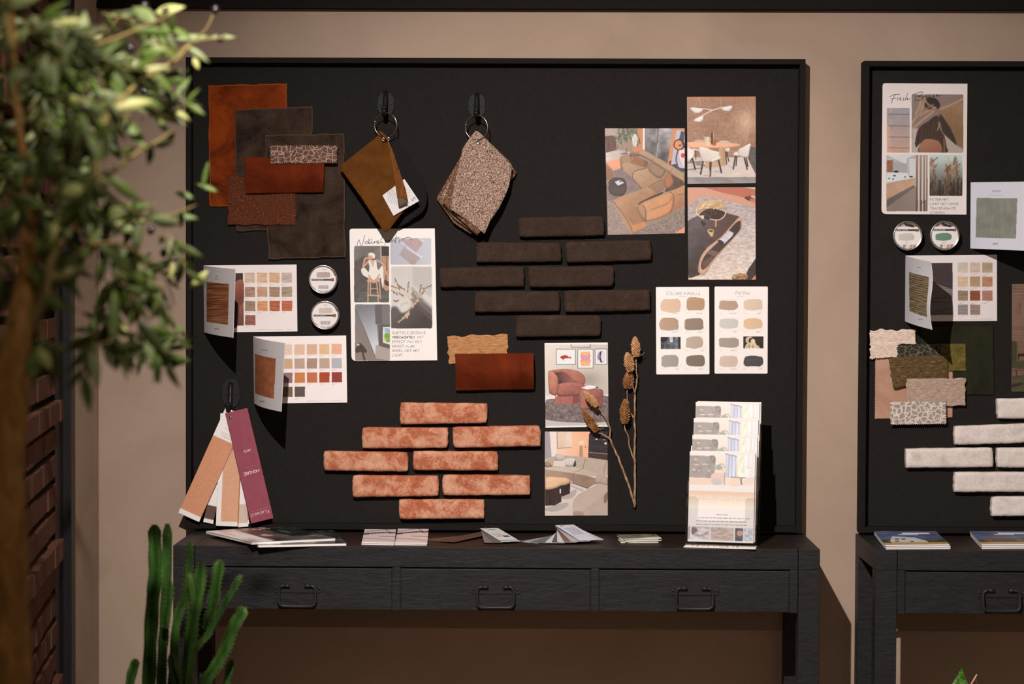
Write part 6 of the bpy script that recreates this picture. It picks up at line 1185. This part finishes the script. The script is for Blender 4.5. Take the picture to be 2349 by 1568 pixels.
# single leaves that stand out
for x0, y0, x1, y1, w, dy, mi in ((192,432,138,442,.020,-.1,3),(478,620,432,664,.013,.5,3),(356,30,424,14,.017,.4,3),(444,132,456,160,.010,.5,3),(400,90,480,82,.012,.5,2),(480,86,542,84,.010,.5,2),(400,495,455,500,.012,.4,1),(444,455,400,440,.012,.4,1),(478,370,462,440,.008,.5,1),(500,440,450,420,.010,.6,1),(60,170,12,182,.02,-.1,2),(92,140,120,190,.02,-.1,2),(90,800,118,848,.016,-.05,3),(196,790,205,870,.014,.1,0),(262,780,270,850,.011,.2,1),(300,760,305,830,.011,.25,0),(350,760,342,805,.009,.3,0),(390,740,432,775,.010,.4,1),(210,770,216,830,.012,.2,1),(425,600,380,560,.010,.4,0),(396,600,390,640,.011,.4,3),(378,540,365,560,.011,.4,3),(430,160,350,190,.014,.3,0),(330,200,440,235,.012,.3,0),(250,120,300,140,.018,.2,2),(330,100,370,110,.016,.3,2)):
    leafmesh(fol, P(x0, y0, YT+dy), P(x1, y1, YT+dy), w, Vector((.15,-1,.35)).normalized(), mi, .05)
b = MB(); b.tube([P(x, y, YT+.45) for x, y in smooth_([(330,180),(380,150),(420,110),(460,92),(520,86)], False, 3)], .0014, 6); b.build('branch', twg, t); b = MB(); b.tube([P(x, y, YT+.5) for x, y in smooth_([(420,110),(470,70),(488,35)], False, 3)], .0012, 6); b.build('branch', twg, t)
f_ = fol.build('foliage', lm, t); f_['kind'] = 'stuff'; md = f_.modifiers.new('thickness', 'SOLIDIFY'); md.thickness = .0004
for x, y, dy in ((494,22,.5),(506,87,.5),(380,26,.4),(332,14,.35),(346,528,.4),(376,580,.42),(328,212,.3),(300,112,.2)):
    c_ = P(x, y, YT+dy); r = .0062; bb = MB(); bb.lathe([(0,-r*1.25),(r*.6,-r),(r*.95,-r*.4),(r,0),(r*.95,r*.4),(r*.6,r),(0,r*1.25)], c_, (.2,0,1), 16); bb.build('olive', olm, t)
b = MB(); b.lathe([(0,0),(.15,0),(.17,.03),(.2,.36),(.21,.37),(.21,.4),(.19,.4),(.18,.35),(0,.35)], (P(14, 2000, YT).x, YT, 0), (0,0,1), 40); b.build('pot', pot, t)
# ------------------------------------------------------------------ light
kz = P(874, -578, 0); SP = Vector((kz.x, -2.96, kz.z))
sl_ = bpy.data.lights.new('key_or_fill_spot', 'SPOT'); so = bpy.data.objects.new('key_or_fill_spot', sl_); C.objects.link(so); so.location = SP
aim = P(1600, 1470, 0); so.rotation_euler = (aim-SP).to_track_quat('-Z', 'Y').to_euler(); sl_.energy = 515; sl_.color = (1, .855, .79); sl_.shadow_soft_size = .018; sl_.spot_size = math.radians(73); sl_.spot_blend = 1
w = bpy.data.worlds.new('room_light'); bpy.context.scene.world = w; w.use_nodes = True; bg = w.node_tree.nodes['Background']; bg.inputs[0].default_value = (1, .74, .56, 1); bg.inputs[1].default_value = .195
def lamp(loc, target, e, col, size, ang=60, blend=.8):
    l = bpy.data.lights.new('key_or_fill_spot', 'SPOT'); o = bpy.data.objects.new('key_or_fill_spot', l); C.objects.link(o); o.location = loc; o.rotation_euler = (Vector(target)-Vector(loc)).to_track_quat('-Z', 'Y').to_euler(); l.energy = e; l.color = col; l.shadow_soft_size = size; l.spot_size = math.radians(ang); l.spot_blend = blend; return o
lamp((.6, -3.6, 2.9), (-1.2, -2.1, 1.5), 25, (1, .85, .7), .05, 50)  # added weak fill on the olive tree, no known source
sc = bpy.context.scene; sc.view_settings.view_transform = 'Standard'; sc.view_settings.look = 'None'; sc.view_settings.exposure = 0; sc.view_settings.gamma = 1; sc.view_settings.use_curve_mapping = False
sc.cycles.max_bounces = 8; sc.cycles.transparent_max_bounces = 16
